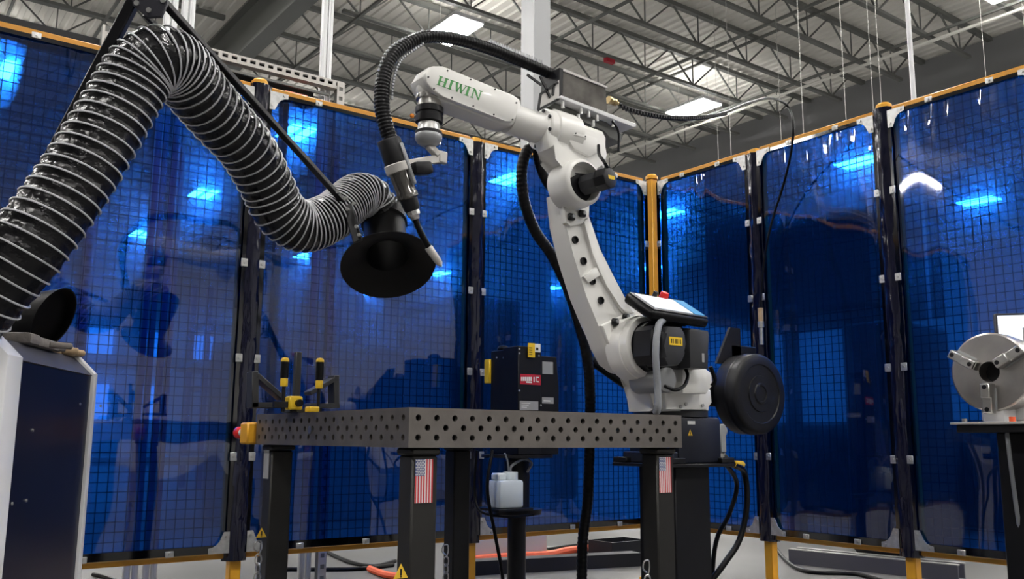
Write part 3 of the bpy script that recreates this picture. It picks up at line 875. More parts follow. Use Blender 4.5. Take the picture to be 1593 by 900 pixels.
# forearm: collar, tube, wrist housing
FY = 2.26
A0 = onY(848, 203, FY); A1 = onY(652, 137, FY)
fa = (A1 - A0).normalized()
fu = fa.cross(Y1).normalized()
if fu.z < 0: fu = -fu
co = MB(); co.lathe(A0 + fa * .022, -fa, [(0, .066), (.004, .070), (.028, .072), (.032, .078), (.13, .08)], 44)
cob = obj('forearm_collar', co, 'white_paint', RO)
for k in range(8):
    t = 2 * pi * k / 8 + .3
    c_ = A0 + fa * .023 + (Y1 * cos(t) + fu * sin(t)) * .060
    obj('bolt', MB().cyl(c_ - fa * .004, c_ + fa * .005, .006, n=8), 'grey_motor', cob)
LF = (A1 - A0).length
obj('forearm_tube', MB().lathe(A0, fa, [(0, .052), (LF * .3, .050), (LF * .32, .05)], 36), 'white_paint', RO)
hp = [(814, 170), (807, 188), (798, 195), (786, 193), (694, 157), (676, 148), (664, 134), (660, 118), (668, 104), (676, 101), (690, 101), (800, 146), (811, 154)]
fh = slab('forearm_housing', 2.216, 2.306, hp, 'white_paint', .014, 3)
pn = [(668, 104), (676, 102), (690, 104), (800, 148), (807, 154), (808, 164), (803, 184), (796, 190), (786, 188), (690, 150), (675, 142), (664, 128), (662, 114)]
pl = slab('side_cover', 2.199, 2.217, pn, 'white_paint', .005, 2, parent=fh)
for a, b_ in ((666, 120), (696, 110), (732, 124), (770, 139), (803, 160), (797, 186), (768, 178), (736, 165), (703, 152), (675, 138)):
    q = onY(a, b_, 2.199); obj('cover_screw', MB().cyl(V((q.x, 2.201, q.z)), V((q.x, 2.1965, q.z)), .0028, n=8), 'grey_motor', fh)
# HIWIN lettering, serif capitals
C00, C10, C01, C11 = (679, 131), (746.5, 156.5), (683.5, 117.5), (751, 142)
tx = MB()
def tp_(u_, v_):
    a = lerp(C00, C10, u_); b = lerp(C01, C11, u_); c = lerp(a, b, v_)
    return onY(c[0], c[1], 2.1982)
def stroke(p4): tx.prism([tp_(*q_) for q_ in p4], Y1 * .0012)
def stem(x, w): stroke([(x, .03), (x + w, .03), (x + w, .97), (x, .97)])
def serif(x0, x1, v_): stroke([(x0, v_ - .035), (x1, v_ - .035), (x1, v_ + .035), (x0, v_ + .035)])
sw = .048
for x in (.02, .15):
    stem(x, sw); serif(x - .022, x + sw + .022, .035); serif(x - .022, x + sw + .022, .965)
stroke([(.06, .46), (.15, .46), (.15, .54), (.06, .54)])
for x in (.275, .665):
    stem(x, sw); serif(x - .022, x + sw + .022, .035); serif(x - .022, x + sw + .022, .965)
for a, b_, w_ in ((.385, .445, .045), (.515, .445, .022), (.475, .545, .045), (.62, .545, .022)):
    stroke([(b_, .02), (b_ + w_ * .9, .02), (a + w_, .97), (a, .97)])
serif(.36, .455, .965); serif(.595, .655, .965)
stem(.80, .022); serif(.775, .845, .035); stem(.955, .022); serif(.925, 1.0, .965); serif(.775, .83, .965)
stroke([(.95, .02), (.978, .02), (.845, .97), (.795, .97)])
obj('lettering', tx, 'robot_lettering', fh, sm=0, label='green serif lettering reading HIWIN')
# wrist: flange stack under the housing
WY = 2.262
w0 = onY(669, 148, WY); w1 = onY(666, 228, WY)
wd = (w1 - w0).normalized(); WL = (w1 - w0).length
def wst(name, prof, m_, parent=None):
    return obj(name, MB().lathe(w0, wd, [(t * WL, r) for t, r in prof], 32), m_, parent or RO)
wst('wrist_joint', [(-.25, .046), (-.02, .045), (.02, .041)], 'white_paint')
wst('wrist_flange', [(.0, .036), (.02, .042), (.11, .042), (.12, .037), (.22, .037), (.24, .040)], 'steel')
bf = wst('torch_flange', [(.23, .036), (.25, .043), (.36, .043), (.37, .039), (.42, .039), (.43, .043), (.54, .042), (.56, .034)], 'black_metal')
for k in range(10):
    t = 2 * pi * k / 10
    c_ = w0 + wd * (WL * .06) + (X1 * cos(t) + Y1 * sin(t)) * .042
    obj('bolt', MB().cyl(c_ - (X1 * cos(t) + Y1 * sin(t)) * .002, c_ + (X1 * cos(t) + Y1 * sin(t)) * .004, .006, n=6), 'steel', bf)
wst('sensor_neck', [(.54, .030), (.57, .034), (.68, .034), (.70, .036), (.72, .036)], 'zinc')
wst('sensor_rim', [(.70, .036), (.72, .0415), (.76, .042), (.78, .040)], 'grey_motor')
wst('collision_sensor', [(.77, .040), (.79, .0415), (.86, .041), (.93, .034), (.98, .022), (1.0, 0)], 'sensor_grey')
obj('indicator', MB().ball(onY(641, 180, 2.24), .007), 'amber', RO)
# bracket to the torch
bk = MB(); a = onY(690, 244, WY); b_ = onY(664, 246, WY)
bk.bar(w0 + wd * (WL * .97), a + V((-.02, 0, .0)), .022, .022, .003)
bk.bar(a + V((.004, 0, -.002)), onY(632, 256, WY), .016, .026, .003)
bk.bar(onY(688, 236, WY), onY(687, 254, WY), .02, .03, .003)
obj('torch_bracket', bk, 'bracket_grey', RO)
t0, t1 = onY(603, 214, WY), onY(644, 334, WY)
td = (t1 - t0).normalized(); TLn = (t1 - t0).length
def tst(name, prof, m_, n=24): return obj(name, MB().lathe(t0, td, [(t * TLn, r) for t, r in prof], n), m_, RO)
tst('torch_sleeve', [(.02, .033), (.04, .036), (.38, .036), (.40, .032)], 'black_plastic')
tst('torch_clamp', [(.335, .037), (.345, .039), (.44, .039), (.45, .037)], 'bracket_grey')
tst('torch_body', [(.40, .031), (.45, .032), (.70, .029), (.72, .032), (.78, .032), (.80, .026)], 'cover_glass')
tst('torch_cone', [(.76, .027), (.92, .024), (.95, .021)], 'black_plastic')
tst('torch_nut', [(.92, .017), (.93, .020), (1.0, .020), (1.02, .015), (1.06, .013)], 'zinc', 8)
kb = onY(655, 262, WY - .035)
obj('torch_knob', MB().obox(kb, V((.030, 0, .006)), V((0, .022, 0)), V((-.004, 0, .018)), .008, seg=2), 'black_plastic', RO)
cb = MB(); cb.bar(onY(623, 222, WY - .034), onY(645, 286, WY - .034), .014, .012, .003)
obj('cable_clip', cb, 'sensor_grey', RO)
nk = MB(); nk.tube([onY(644, 332, WY), onY(650, 352, WY), onY(660, 372, WY), onY(668, 386, WY)], .0095, 12)
obj('torch_neck', nk, 'black_rubber', RO)
n0, n1 = onY(666, 384, WY), onY(685, 411, WY)
obj('torch_nozzle', MB().lathe(n0, n1 - n0, [(0, .0105), (.004, .0125), ((n1 - n0).length * .75, .0115), ((n1 - n0).length * .93, .0095), ((n1 - n0).length, .0088)], 20), 'bracket_grey', RO)
obj('contact_tip', MB().cyl(n1, n1 + (n1 - n0).normalized() * .008, .004, n=10), 'steel', RO)
# torch hose over the arm
def ridged(p_, amp): return lambda s_, t: 1 + amp * sin(2 * pi * s_ / p_)
hs = MB(); hs.tube([onY(872, 122, 2.28), onY(846, 110, 2.28), onY(812, 96, 2.28), onY(762, 76, 2.28), onY(705, 60, 2.28), onY(655, 59, 2.28), onY(616, 82, 2.28), onY(598, 118, 2.28), onY(594, 160, 2.28), onY(600, 195, 2.275), onY(610, 225, 2.268)], lambda f: .0190 + .004 * max(0, min(1, (f - .72) / .1)), 16, step=.003, rf=ridged(.011, .05))
obj('torch_hose', hs, 'black_rubber', RO, sm=60, label='ribbed black hose arching over the forearm')
gd = MB()
for i, p in enumerate(spline([onY(842, 108, 2.28), onY(812, 96, 2.28), onY(762, 76, 2.28)], .011)):
    gd.obox(p + V((0, 0, .026)), X1 * .002, Y1 * .006, Z1 * .006)
for i, p in enumerate(spline([onY(655, 60, 2.28), onY(616, 84, 2.28), onY(600, 118, 2.28), onY(597, 158, 2.28)], .012)):
    c_ = onY(650, 140, 2.28); o_ = (p - c_).normalized()
    gd.obox(p + o_ * .026, X1 * .003, Y1 * .004, Z1 * .003)
    gd.obox(p - o_ * .022 - Y1 * .012, X1 * .003, Y1 * .004, Z1 * .003)
tag(obj('hose_guard', gd, 'sensor_grey', RO, sm=0), kind='stuff')
# feeder box on top of the elbow
BXY0, BXY1 = 2.22, 2.31
fb = slab('feeder_box', BXY0, BXY1, [(875, 108), (943, 135), (946, 176), (874, 151)], 'cover_glass', .004, 1)
obj('box_frame', MB().prism(poly(2.215, [(871, 105), (877, 107), (875, 152), (869, 151)]), Y1 * .10, .002), 'black_metal', fb)
obj('top_edge', MB().prism(poly(2.215, [(876, 106), (945, 134), (945, 137), (876, 110)]), Y1 * .10, .0), 'clear_plate', fb, sm=0)
obj('base_board', MB().prism(poly(2.20, [(870, 152), (874, 148), (990, 192), (990, 197), (986, 198)]), Y1 * .12, .002), 'cabinet_white', fb)
wg = MB()
wp = poly(2.215, [(837, 171), (842, 148), (854, 140), (870, 124), (870, 150)])
wg.prism(wp, Y1 * .003); obj('clear_guard', wg, 'clear_plate', fb, sm=0)
gr = MB()
for a, b_ in (((837, 171), (871, 153)), ((837, 171), (841, 146)), ((841, 146), (868, 128)), ((846, 130), (856, 152)), ((840, 118), (846, 132)), ((862, 130), (860, 148)), ((820, 116), (842, 132))):
    gr.bar(onY(*a, 2.212), onY(*b_, 2.212), .005, .008)
obj('guard_frame', gr, 'black_metal', fb, sm=0)
rl = MB(); rl.prism(poly(2.235, [(852, 166), (862, 160), (945, 190), (970, 210), (966, 222), (948, 214), (940, 202)]), Y1 * .1, .003)
obj('under_bracket', rl, 'girder_paint', RO)
for a, b_ in ((874, 163), (902, 173), (914, 178), (927, 184), (952, 193), (898, 183), (921, 192)):
    q = onY(a, b_, 2.21); obj('stand_off', MB().cyl(V((q.x, 2.205, q.z - .012)), V((q.x, 2.205, q.z + .010)), .006, n=10), 'zinc', RO)
g0, g1 = onY(946, 155, 2.29), onY(963, 162, 2.29)
obj('cable_gland', MB().lathe(g0, g1 - g0, [(0, .015), (.012, .015), (.013, .011), (.024, .011), (.025, .013), (.037, .013), (.038, .008), (.05, .007)], 8), 'brass', RO)
wc = MB(); wc.tube([onY(952, 188, 2.2), onY(962, 205, 2.2), onY(962, 235, 2.2)], .004, 8); obj('loose_cable', wc, 'black_rubber', RO)
# big conduit hanging down behind the arm
cdp = [onY(838, 226, 2.42), onY(822, 232, 2.42), onY(812, 262, 2.42), onY(815, 310, 2.42), onY(832, 358, 2.42), onY(858, 396, 2.42), onY(882, 445, 2.42), onY(900, 500, 2.44), onY(914, 560, 2.46), onY(918, 620, 2.50), onY(917, 700, 2.55), onY(914, 780, 2.58), onY(906, 850, 2.58)]
cdp += [V((cdp[-1].x - .02, 2.56, .12)), V((cdp[-1].x - .06, 2.5, .03))]
cm = MB(); cm.tube(cdp, .0195, 14, step=.004, rf=ridged(.016, .05))
obj('cable_conduit', cm, 'black_rubber', RO, sm=60, label='thick black ribbed conduit falling behind the arm')
cm = MB(); cm.tube([onY(836, 224, 2.36), onY(838, 252, 2.40), onY(850, 282, 2.41), onY(866, 300, 2.38)], .017, 14, step=.004, rf=ridged(.014, .05))
obj('short_conduit', cm, 'black_rubber', RO, sm=60)
cm = MB(); cm.tube([onY(920, 560, 2.50), onY(955, 585, 2.48), onY(985, 605, 2.42)], .018, 12, step=.006); obj('rear_conduit', cm, 'black_rubber', RO)
# thin cable to the screen post
tc = [g1 + V((.0, 0, 0)), onY(990, 172, 2.29), onY(1040, 181, 2.30), onY(1090, 181, 2.34), onY(1125, 176, 2.40), onY(1165, 160, 2.52), onY(1200, 153, 2.62), onY(1225, 165, 2.72)]
tc += [onX(1234, 195, 3.62), onX(1230, 240, 3.70), onX(1218, 290, 3.76), onX(1202, 340, 3.79), onX(1192, 385, 3.795), onX(1186, 430, 3.795), onX(1183, 480, 3.795)]
tm = MB(); tm.tube(tc, .0062, 8, step=.02)
TCB = thing('looping_cable', 'thin black cable looping from the robot elbow to the right screens', 'cable', q0_ := onX(1183, 485, 3.795))
obj('lead', tm, 'black_rubber', TCB)
cl = MB()
for p in spline([g1 + X1 * .01, onY(990, 172, 2.29), onY(1040, 181, 2.30), onY(1090, 181, 2.34), onY(1128, 175, 2.40)], .016): cl.obox(p - V((0, 0, .006)), X1 * .004, Y1 * .009, Z1 * .006)
tag(obj('clip_row', cl, 'black_plastic', TCB, sm=0), kind='stuff')
q = onX(1183, 485, 3.795)
obj('paper_tag', MB().cyl(q + V((0, 0, .02)), q - V((0, 0, .05)), .014, n=12), 'tan_leather', TCB)
obj('plug', MB().lathe(q - V((0, 0, .05)), -Z1, [(0, .016), (.03, .016), (.032, .011), (.12, .010)], 12), 'zinc', TCB)
# wire reel beside the robot
dc = at(1184, 612, 3.52)
rl = MB(); R_ = .157
rl.lathe(dc, Y1, [(0, 0), (0, .030), (-.004, .032), (-.004, .038), (0, .042), (0, .07), (.004, .072), (.004, .112), (0, .116), (0, R_ - .012), (.004, R_ - .004), (.012, R_), (.10, R_), (.11, R_ - .006), (.11, 0)], 64, cap=False)
re_ = obj('wire_reel', rl, 'black_plastic', RO, label='round black wire reel cover')
obj('reel_band', MB().lathe(dc + Y1 * .04, Y1, [(0, R_ + .002), (.004, R_ + .003), (.012, R_ + .003), (.016, R_ + .002)], 64, cap=False), 'black_metal', re_)
br = MB(); br.bar(V((dc.x - .02, dc.y + .11, dc.z)), V((dc.x - .02, dc.y + .16, dc.z)), .06, .06); br.box((RB.x + .05, dc.y + .12, dc.z - .05), (dc.x + .06, dc.y + .15, dc.z + .05), .004)
br.box((dc.x - .03, dc.y + .115, dc.z), (dc.x + .13, dc.y + .13, dc.z + .20), .004)
br.prism([V((dc.x - .12, dc.y + .115, dc.z + .12)), V((dc.x + .03, dc.y + .115, dc.z + .12)), V((dc.x + .03, dc.y + .115, dc.z + .27)), V((dc.x - .03, dc.y + .115, dc.z + .27))], Y1 * .012)
obj('reel_bracket', br, 'black_metal', re_)
cbl = MB()
base_c = cq + V((.03, -.03, -.06))
cbl.tube([base_c, base_c + V((.03, -.02, -.03)), at(1158, 735, 3.42), at(1162, 785, 3.40), at(1150, 840, 3.36), at(1124, 880, 3.30), at(1104, 915, 3.27), V((at(1090, 940, 3.25).x, at(1090, 940, 3.25).y, .015))], .0115, 10, step=.03)
cb2 = MB(); cb2.tube([base_c + V((-.012, .01, 0)), at(1146, 750, 3.5), at(1134, 800, 3.5), at(1112, 852, 3.5), V((at(1100, 880, 3.5).x, at(1100, 880, 3.5).y, .015))], .009, 10, step=.03)
obj('base_cable', cb2, 'black_rubber', RO)
obj('base_cable', cbl, 'black_rubber', RO)
obj('yellow_tape', MB().tube([base_c + V((.028, -.019, -.028)), at(1154, 722, 3.42)], .0135, 10, smooth=False), 'safety_yellow', RO)

# ------------------------------------------------------------------ teach pendant
pc = onY(1037, 483, 2.11)
TPn = thing('teach_pendant', 'black teach pendant with lit white screen on the robot shoulder', 'pendant', pc - V((0, 0, .06)))
ex = V((1, 0, -.02)).normalized(); tl = radians(32)
ey = (V((0, cos(tl), sin(tl))) - ex * V((0, cos(tl), sin(tl))).dot(ex)).normalized(); ez = ex.cross(ey)
obj('case', MB().obox(pc, ex * .138, ey * .076, ez * .019, .014, seg=3), 'black_rubber', TPn)
obj('face_plate', MB().obox(pc + ez * .0205, ex * .130, ey * .068, ez * .002, .001), 'grey_motor', TPn)
obj('screen', MB().obox(pc + ez * .0235 - ex * .024, ex * .090, ey * .054, ez * .001), 'screen_white', TPn, sm=0)
obj('keypad', MB().obox(pc + ez * .0235 + ex * .098, ex * .024, ey * .058, ez * .001), 'screen_blue', TPn, sm=0)
q = pc + ey * .056 + ex * .03 + ez * .018
obj('stop_button', MB().lathe(q + ey * .01, ez, [(0, .016), (.016, .016), (.024, .013), (.025, 0)], 18), 'red_plastic', TPn)
q = pc + ey * .064 - ex * .015 + ez * .018
obj('key_switch', MB().lathe(q, ez, [(0, .008), (.022, .009), (.024, 0)], 12), 'black_plastic', TPn)
hd = MB(); hd.obox(pc - ez * .026 + ex * .02, ex * .07, ey * .03, ez * .012, .004); hd.box((pc.x - .04, 2.11, pc.z - .09), (pc.x + .08, 2.15, pc.z - .02), .004); obj('holder', hd, 'black_metal', TPn)
pcable = MB(); pcable.tube([pc - ex * .055 - ey * .055 - ez * .012, onY(1024, 508, 2.035), onY(1020, 550, 2.02), onY(1023, 600, 2.02), onY(1023, 636, 2.02), V((onY(1024, 640, 2.04).x, 2.05, TZ1 + .012))], .0115, 12, rf=lambda s_, t: 1 + .05 * noise.noise(V((s_ * 40, cos(t), sin(t)))), step=.012)
obj('pendant_cable', pcable, 'grey_cable', TPn, label='grey sleeved pendant cable')

# ================================================================== WIRE FEEDER ON ITS STAND
fx, fy, fz = 2.461, 3.261, .712
FS = thing('feeder_stand', 'black column stand under the wire feeder with white bottle', 'stand', (fx + .10, fy + .11, 0))
sc_ = V((fx + .07, fy + .10, 0))
obj('top_plate', MB().cyl(V((sc_.x, sc_.y, fz - .014)), V((sc_.x, sc_.y, fz)), .165, n=36), 'black_metal', FS)
obj('column', MB().cyl(V((sc_.x, sc_.y, .05)), V((sc_.x, sc_.y, fz - .014)), .042, n=28), 'black_metal', FS)
obj('sleeve', MB().cyl(V((sc_.x, sc_.y, .46)), V((sc_.x, sc_.y, fz - .03)), .058, n=28), 'black_metal', FS)
obj('ring', MB().lathe(V((sc_.x, sc_.y, .44)), Z1, [(0, .06), (.006, .11), (.03, .115), (.036, .06)], 28), 'black_metal', FS)
obj('shelf', MB().box((sc_.x - .21, sc_.y - .15, .472), (sc_.x - .02, sc_.y + .02, .484), .002), 'black_metal', FS)
obj('foot', MB().lathe(V((sc_.x, sc_.y, 0)), Z1, [(0, .20), (.02, .20), (.03, .10), (.06, .062), (.10, .045)], 32), 'black_metal', FS)
WF = thing('wire_feeder', 'black wire feeder box with red and white logo behind the table', 'wire feeder', (fx + .10, fy + .11, fz))
yb_ = fy
zt = onY(815, 538, fy).z
cx1 = onY(842, 600, fy).x; cx2 = onY(866, 600, fy + .03).x
obj('front_column', MB().box((fx, fy, fz), (cx1, fy + .12, zt), .003), 'black_metal', WF)
yl = onX(763, 600, fx + .03).y
obj('rear_case', MB().box((fx + .03, fy + .10, fz + .0), (fx + .16, yl, zt - .004), .004), 'black_metal', WF)
sp = MB(); zs = onY(850, 553, fy).z
sp.prism([V((cx1 - .002, fy + .02, fz)), V((cx2 + .004, fy + .02, fz)), V((cx2 + .004, fy + .02, zs - .14)), V((cx2 - .008, fy + .02, zs)), V((cx1 - .002, fy + .02, zs))], Y1 * .16, .003)
obj('side_case', sp, 'black_metal', WF)
def sticker(nm, a, b, Y, m_, lab=None, off=.0015, par=None):
    A, B = onY(*a, Y), onY(*b, Y)
    return obj(nm, MB().box((min(A.x, B.x), Y - off, min(A.z, B.z)), (max(A.x, B.x), Y + .0002, max(A.z, B.z))), m_, par or WF, sm=0, label=lab)
lg = sticker('logo_label', (809, 597), (841, 583), fy, 'logo_red', 'red logo label with white lettering')
lt = MB()
def lbox(a, b, o_=.0026):
    A, B = onY(*a, fy), onY(*b, fy); lt.box((min(A.x, B.x), fy - o_, min(A.z, B.z)), (max(A.x, B.x), fy - .0014, max(A.z, B.z)))
for k in range(6): lbox((810.3 + k * 2.9, 592), (812.5 + k * 2.9, 586))
lbox((818, 595), (827, 593))
lbox((829.5, 594), (831.2, 586)); lbox((832.8, 594), (834.2, 586)); lbox((832.8, 587.5), (838, 586)); lbox((832.8, 594), (838, 592.5))
obj('logo_lettering', lt, 'paper_white', lg, sm=0)
gp = onY(837, 590, fy)
obj('logo_arc', MB().tube([V((gp.x + .012 * cos(t), fy - .002, gp.z + .016 * sin(t))) for t in [radians(a_) for a_ in range(-120, 121, 30)]], .0012, 6), 'flag_red', lg)
yw = sticker('yellow_tag', (821, 555), (831, 534), fy - .006, 'safety_yellow', 'yellow warning tag', .006)
lt = MB()
for k in range(4):
    A = onY(823, 540 + k * 3.4, fy - .012); lt.box((A.x, fy - .0132, A.z - .003), (A.x + .018, fy - .0118, A.z))
obj('tag_text', lt, 'black_plastic', yw, sm=0)
ws = sticker('white_tag', (831.5, 547), (840, 535), fy - .004, 'paper_white', None, .004)
A = onY(834, 543, fy - .008); obj('tag_mark', MB().box((A.x, fy - .0095, A.z - .004), (A.x + .012, fy - .0078, A.z + .008)), 'black_plastic', ws, sm=0)
pt = sticker('rating_plate', (808.5, 637), (837, 624), fy, 'paper_grey')
lt = MB()
for k in range(3):
    A = onY(811, 627 + k * 3.2, fy); lt.box((A.x, fy - .0026, A.z), (A.x + .05 - .01 * k, fy - .0014, A.z + .0025))
obj('plate_text', lt, 'paper_white', pt, sm=0)
sticker('grey_patch', (843.5, 581), (860, 563), fy + .02, 'grey_stone')
st2 = sticker('white_sticker', (843, 627), (861, 618), fy + .02, 'paper_grey')
A = onY(845, 623, fy + .02); obj('sticker_text', MB().box((A.x, fy + .0172, A.z - .003), (A.x + .04, fy + .0186, A.z + .003)), 'paper_white', st2, sm=0)
A = onX(754, 590, fx + .03)
obj('side_tag', MB().box((fx + .02, yl - .002, A.z - .02), (fx + .04, yl + .04, A.z + .095), .003), 'safety_yellow', WF, label='yellow tag on the left edge')
obj('top_knob', MB().ball(V((fx + .06, yl - .06, zt + .004)), .03, sq=.6), 'black_rubber', WF)
for a, b_ in ((773, 556), (784, 556), (788, 585)):
    q = onX(a, b_, fx + .03); obj('screw', MB().cyl(q + X1 * .001, q - X1 * .005, .004, n=8), 'zinc', WF)
for a, b_ in ((805, 542), (805, 549), (804, 607), (838, 553), (841, 630)):
    q = onY(a, b_, fy); obj('screw', MB().cyl(V((max(q.x, fx + .004), fy + .001, q.z)), V((max(q.x, fx + .004), fy - .004, q.z)), .004, n=8), 'zinc', WF)
BT = thing('coolant_bottle', 'square white plastic bottle under the wire feeder', 'bottle', (sc_.x - .11, sc_.y - .09, .484))
b0 = at(762, 785, 3.95)
bx0, by0 = sc_.x - .195, sc_.y - .14
zt_ = .484 + .12
obj('body', MB().box((bx0, by0, .484), (bx0 + .13, by0 + .10, zt_), .012, seg=2), 'bottle_white', BT)
obj('cap', MB().cyl(V((bx0 + .09, by0 + .05, zt_)), V((bx0 + .09, by0 + .05, zt_ + .035)), .034, n=24, bev=.003), 'bottle_white', BT)
obj('shoulder', MB().box((bx0 + .005, by0 + .02, zt_ - .002), (bx0 + .05, by0 + .08, zt_ + .03), .006), 'bottle_white', BT)
hz = MB(); hz.tube([V((bx0 + .09, by0 + .05, zt_ + .034)), V((bx0 + .09, by0 + .04, zt_ + .06)), V((bx0 + .15, by0 + .03, zt_ + .09)), V((bx0 + .21, by0 + .05, zt_ + .07)), V((bx0 + .20, by0 + .07, zt_ + .03))], .006, 8)
hz.tube([V((bx0 + .08, by0 + .05, zt_ + .034)), V((bx0 + .06, by0 + .03, zt_ + .08)), V((bx0 + .03, by0 + .01, zt_ + .115))], .004, 8)
obj('bottle_tube', hz, 'grey_cable', BT)
sc2 = MB(); sc2.tube([at(766, 700, 3.9), at(758, 760, 3.85), at(770, 830, 3.9), at(782, 900, 3.9), V((at(782, 900, 3.9).x, at(782, 900, 3.9).y, .01))], .008, 8)
sc2.tube([at(742, 700, 4.0), at(738, 760, 4.0), at(748, 795, 3.95), at(790, 803, 3.85), at(830, 800, 3.92)], .006, 8)
obj('stand_cables', sc2, 'black_rubber', FS)

# ================================================================== FUME EXTRACTOR WITH HOSE ARM
a_c = radians(61.4)
ce = V((cos(a_c), sin(a_c), 0)); cn_ = V((sin(a_c), -cos(a_c), 0))
K0 = at(22, 560, 1.9); K0.z = 0
CL, CD, CZ, CH = .545, .55, .938, .045
FE = thing('fume_extractor', 'white and navy fume extractor cabinet with ribbed hose arm', 'extractor', K0 + ce * (CL / 2) - cn_ * (CD / 2))
prof = [(0, .03), (0, CZ), (-.045, CZ + CH), (-CD + .045, CZ + CH), (-CD, CZ), (-CD, .03)]
def cabp(s_, pr, grow=0.0): return [K0 + ce * s_ + cn_ * (a + (grow if a > -CD / 2 else -grow)) + Z1 * (b + (grow if b > .5 else 0)) for a, b in pr]
body = MB().prism(cabp(.03, prof), ce * (CL - .06), .003)
obj('body', body, 'navy_panel', FE)
lid = MB().prism(cabp(.031, [(-.0, CZ + .001), (-.045, CZ + CH + .001), (-CD + .045, CZ + CH + .001), (-CD + .045, CZ + CH + .006), (-.047, CZ + CH + .006), (.003, CZ + .003)]), ce * (CL - .062), .0)
obj('lid', lid, 'lid_grey', FE)
for s_, th in ((-.05, .08), (CL - .03, .03)):
    obj('end_cap', MB().prism(cabp(s_, prof, .008), ce * th, .006, seg=2), 'cabinet_white', FE)
pn_ = K0 + ce * (CL - .12) + cn_ * .001 + Z1 * .115
obj('rating_label', MB().obox(pn_ + ce * .045 + Z1 * .05, ce * .04, cn_ * .0008, Z1 * .045), 'paper_grey', FE, sm=0, label='small pale rating label')
scr = MB()
for a, b_ in ((50, 669), (124, 628), (40, 778), (18, 783), (156, 631)):
    # screws on the navy panel
    r = ray(a, b_); t_ = (K0 - CAM).dot(cn_) / r.dot(cn_); c_ = CAM + r * t_
    scr.cyl(c_ - cn_ * .001, c_ + cn_ * .003, .0035, n=8)
obj('panel_screws', scr, 'zinc', FE)
c_ = K0 + ce * (CL - .015)
for s_ in (.0, CL - .03):
    for dn in (-.06, -CD + .06):
        f_ = K0 + ce * s_ + cn_ * dn
        ft = obj('caster', MB().cyl(f_ + V((0, 0, .028)) - cn_ * .012, f_ + V((0, 0, .028)) + cn_ * .012, .028, n=18), 'black_rubber', FE)
# swivel outlet and spare outlet on the lid
so = K0 + ce * .12 - cn_ * .20
ZL = CZ + CH + .005
dk = MB(); d0 = at(40, 545, 2.38); d0.z = ZL
dk.lathe(V((d0.x, d0.y, ZL)), Z1, [(0, .082), (.03, .082), (.032, .075), (.05, .074)], 32)
obj('outlet_collar', dk, 'lid_grey', FE)
# black angled spare outlet: stub elbow opening right-down
od = (RT * .80 - UP * .05 - FWD * .25).normalized()
oc = at(40, 500, 2.15)
el = MB()
el.tube([V((d0.x, d0.y, ZL + .03)), V((d0.x, d0.y, ZL + .06)), V((d0.x, d0.y, ZL + .08)) + RT * .02], .070, 28, step=.02)
obj('outlet_neck', el, 'lid_grey', FE)
pb, pe = at(20, 503, 2.32), at(84, 495, 2.28)
ax = (pe - pb).normalized(); Lp = (pe - pb).length
ou = MB()
NN = 36; ringA, ringB, ringC = [], [], []
uu = UP; vv = ax.cross(UP).normalized()
nsl = (RT * .62 - UP * .42 - FWD * .0).normalized()
for k in range(NN):
    t = 2 * pi * k / NN
    rr = .073
    off_ = UP * (cos(t) * rr) + vv * (sin(t) * rr * .9)
    ringA.append(ou.bm.verts.new(pb + off_))
    # mouth is cut on the slant
    slant = cos(t) * .036
    ringB.append(ou.bm.verts.new(pe + off_ * 1.0 + ax * slant))
    ringC.append(ou.bm.verts.new(pe + off_ * .955 + ax * (slant - .001)))
ringD = [ou.bm.verts.new(v_.co - ax * .028) for v_ in ringC]
for R1, R2 in ((ringA, ringB), (ringB, ringC), (ringC, ringD)):
    for k in range(NN): ou.bm.faces.new((R1[k], R1[(k + 1) % NN], R2[(k + 1) % NN], R2[k]))
ou.bm.faces.new(ringD); ou.bm.faces.new(ringA)
obj('spare_outlet', ou, 'hood_black', FE, label='black slant-cut outlet tube on the lid')
# the hose
HP = [(-60, 500, 1.86, .080, .030), (-18, 452, 1.87, .081, .030), (40, 385, 1.90, .081, .030), (95, 312, 1.95, .079, .030), (142, 240, 2.00, .079, .030), (186, 165, 2.05, .079, .028), (218, 112, 2.08, .079, .018), (248, 92, 2.10, .078, .011), (277, 104, 2.15, .077, .014), (303, 138, 2.22, .077, .032), (340, 182, 2.32, .077, .034), (384, 232, 2.43, .076, .034), (415, 288, 2.52, .075, .030), (436, 330, 2.57, .075, .022), (470, 352, 2.62, .076, .013), (510, 340, 2.68, .072, .011), (534, 322, 2.74, .070, .012), (556, 305, 2.81, .070, .014), (576, 309, 2.86, .070, .018), (586, 326, 2.88, .070, .020)]
ctrl = [at(a, b_, d) for a, b_, d, r_, p_ in HP]
path = spline(ctrl, .006)
# nearest control parameter for radius and pitch
acc = [0.0]
for a, b_ in zip(ctrl, ctrl[1:]): acc.append(acc[-1] + (b_ - a).length)
Ltot = sum((b_ - a).length for a, b_ in zip(path, path[1:]))
def lookup(f, col):
    s_ = f * acc[-1]
    for i in range(len(acc) - 1):
        if s_ <= acc[i + 1]:
            t = (s_ - acc[i]) / max(1e-6, acc[i + 1] - acc[i]); return HP[i][col] * (1 - t) + HP[i + 1][col] * t
    return HP[-1][col]
frames = []; u = None; phase = 0.0; s_ = 0.0; NS = 36
for i, p in enumerate(path):
    d = (path[min(i + 1, len(path) - 1)] - path[max(i - 1, 0)]).normalized()
    if u is None: u, v, _ = frame_of(d)
    else: u = (u - d * u.dot(d)).normalized(); v = d.cross(u)
    if i:
        ds = (p - path[i - 1]).length; s_ += ds; phase += ds / lookup(s_ / Ltot, 4)
    frames.append((p, u.copy(), v.copy(), lookup(s_ / Ltot, 3), phase, s_))
hf = MB(); rings = []
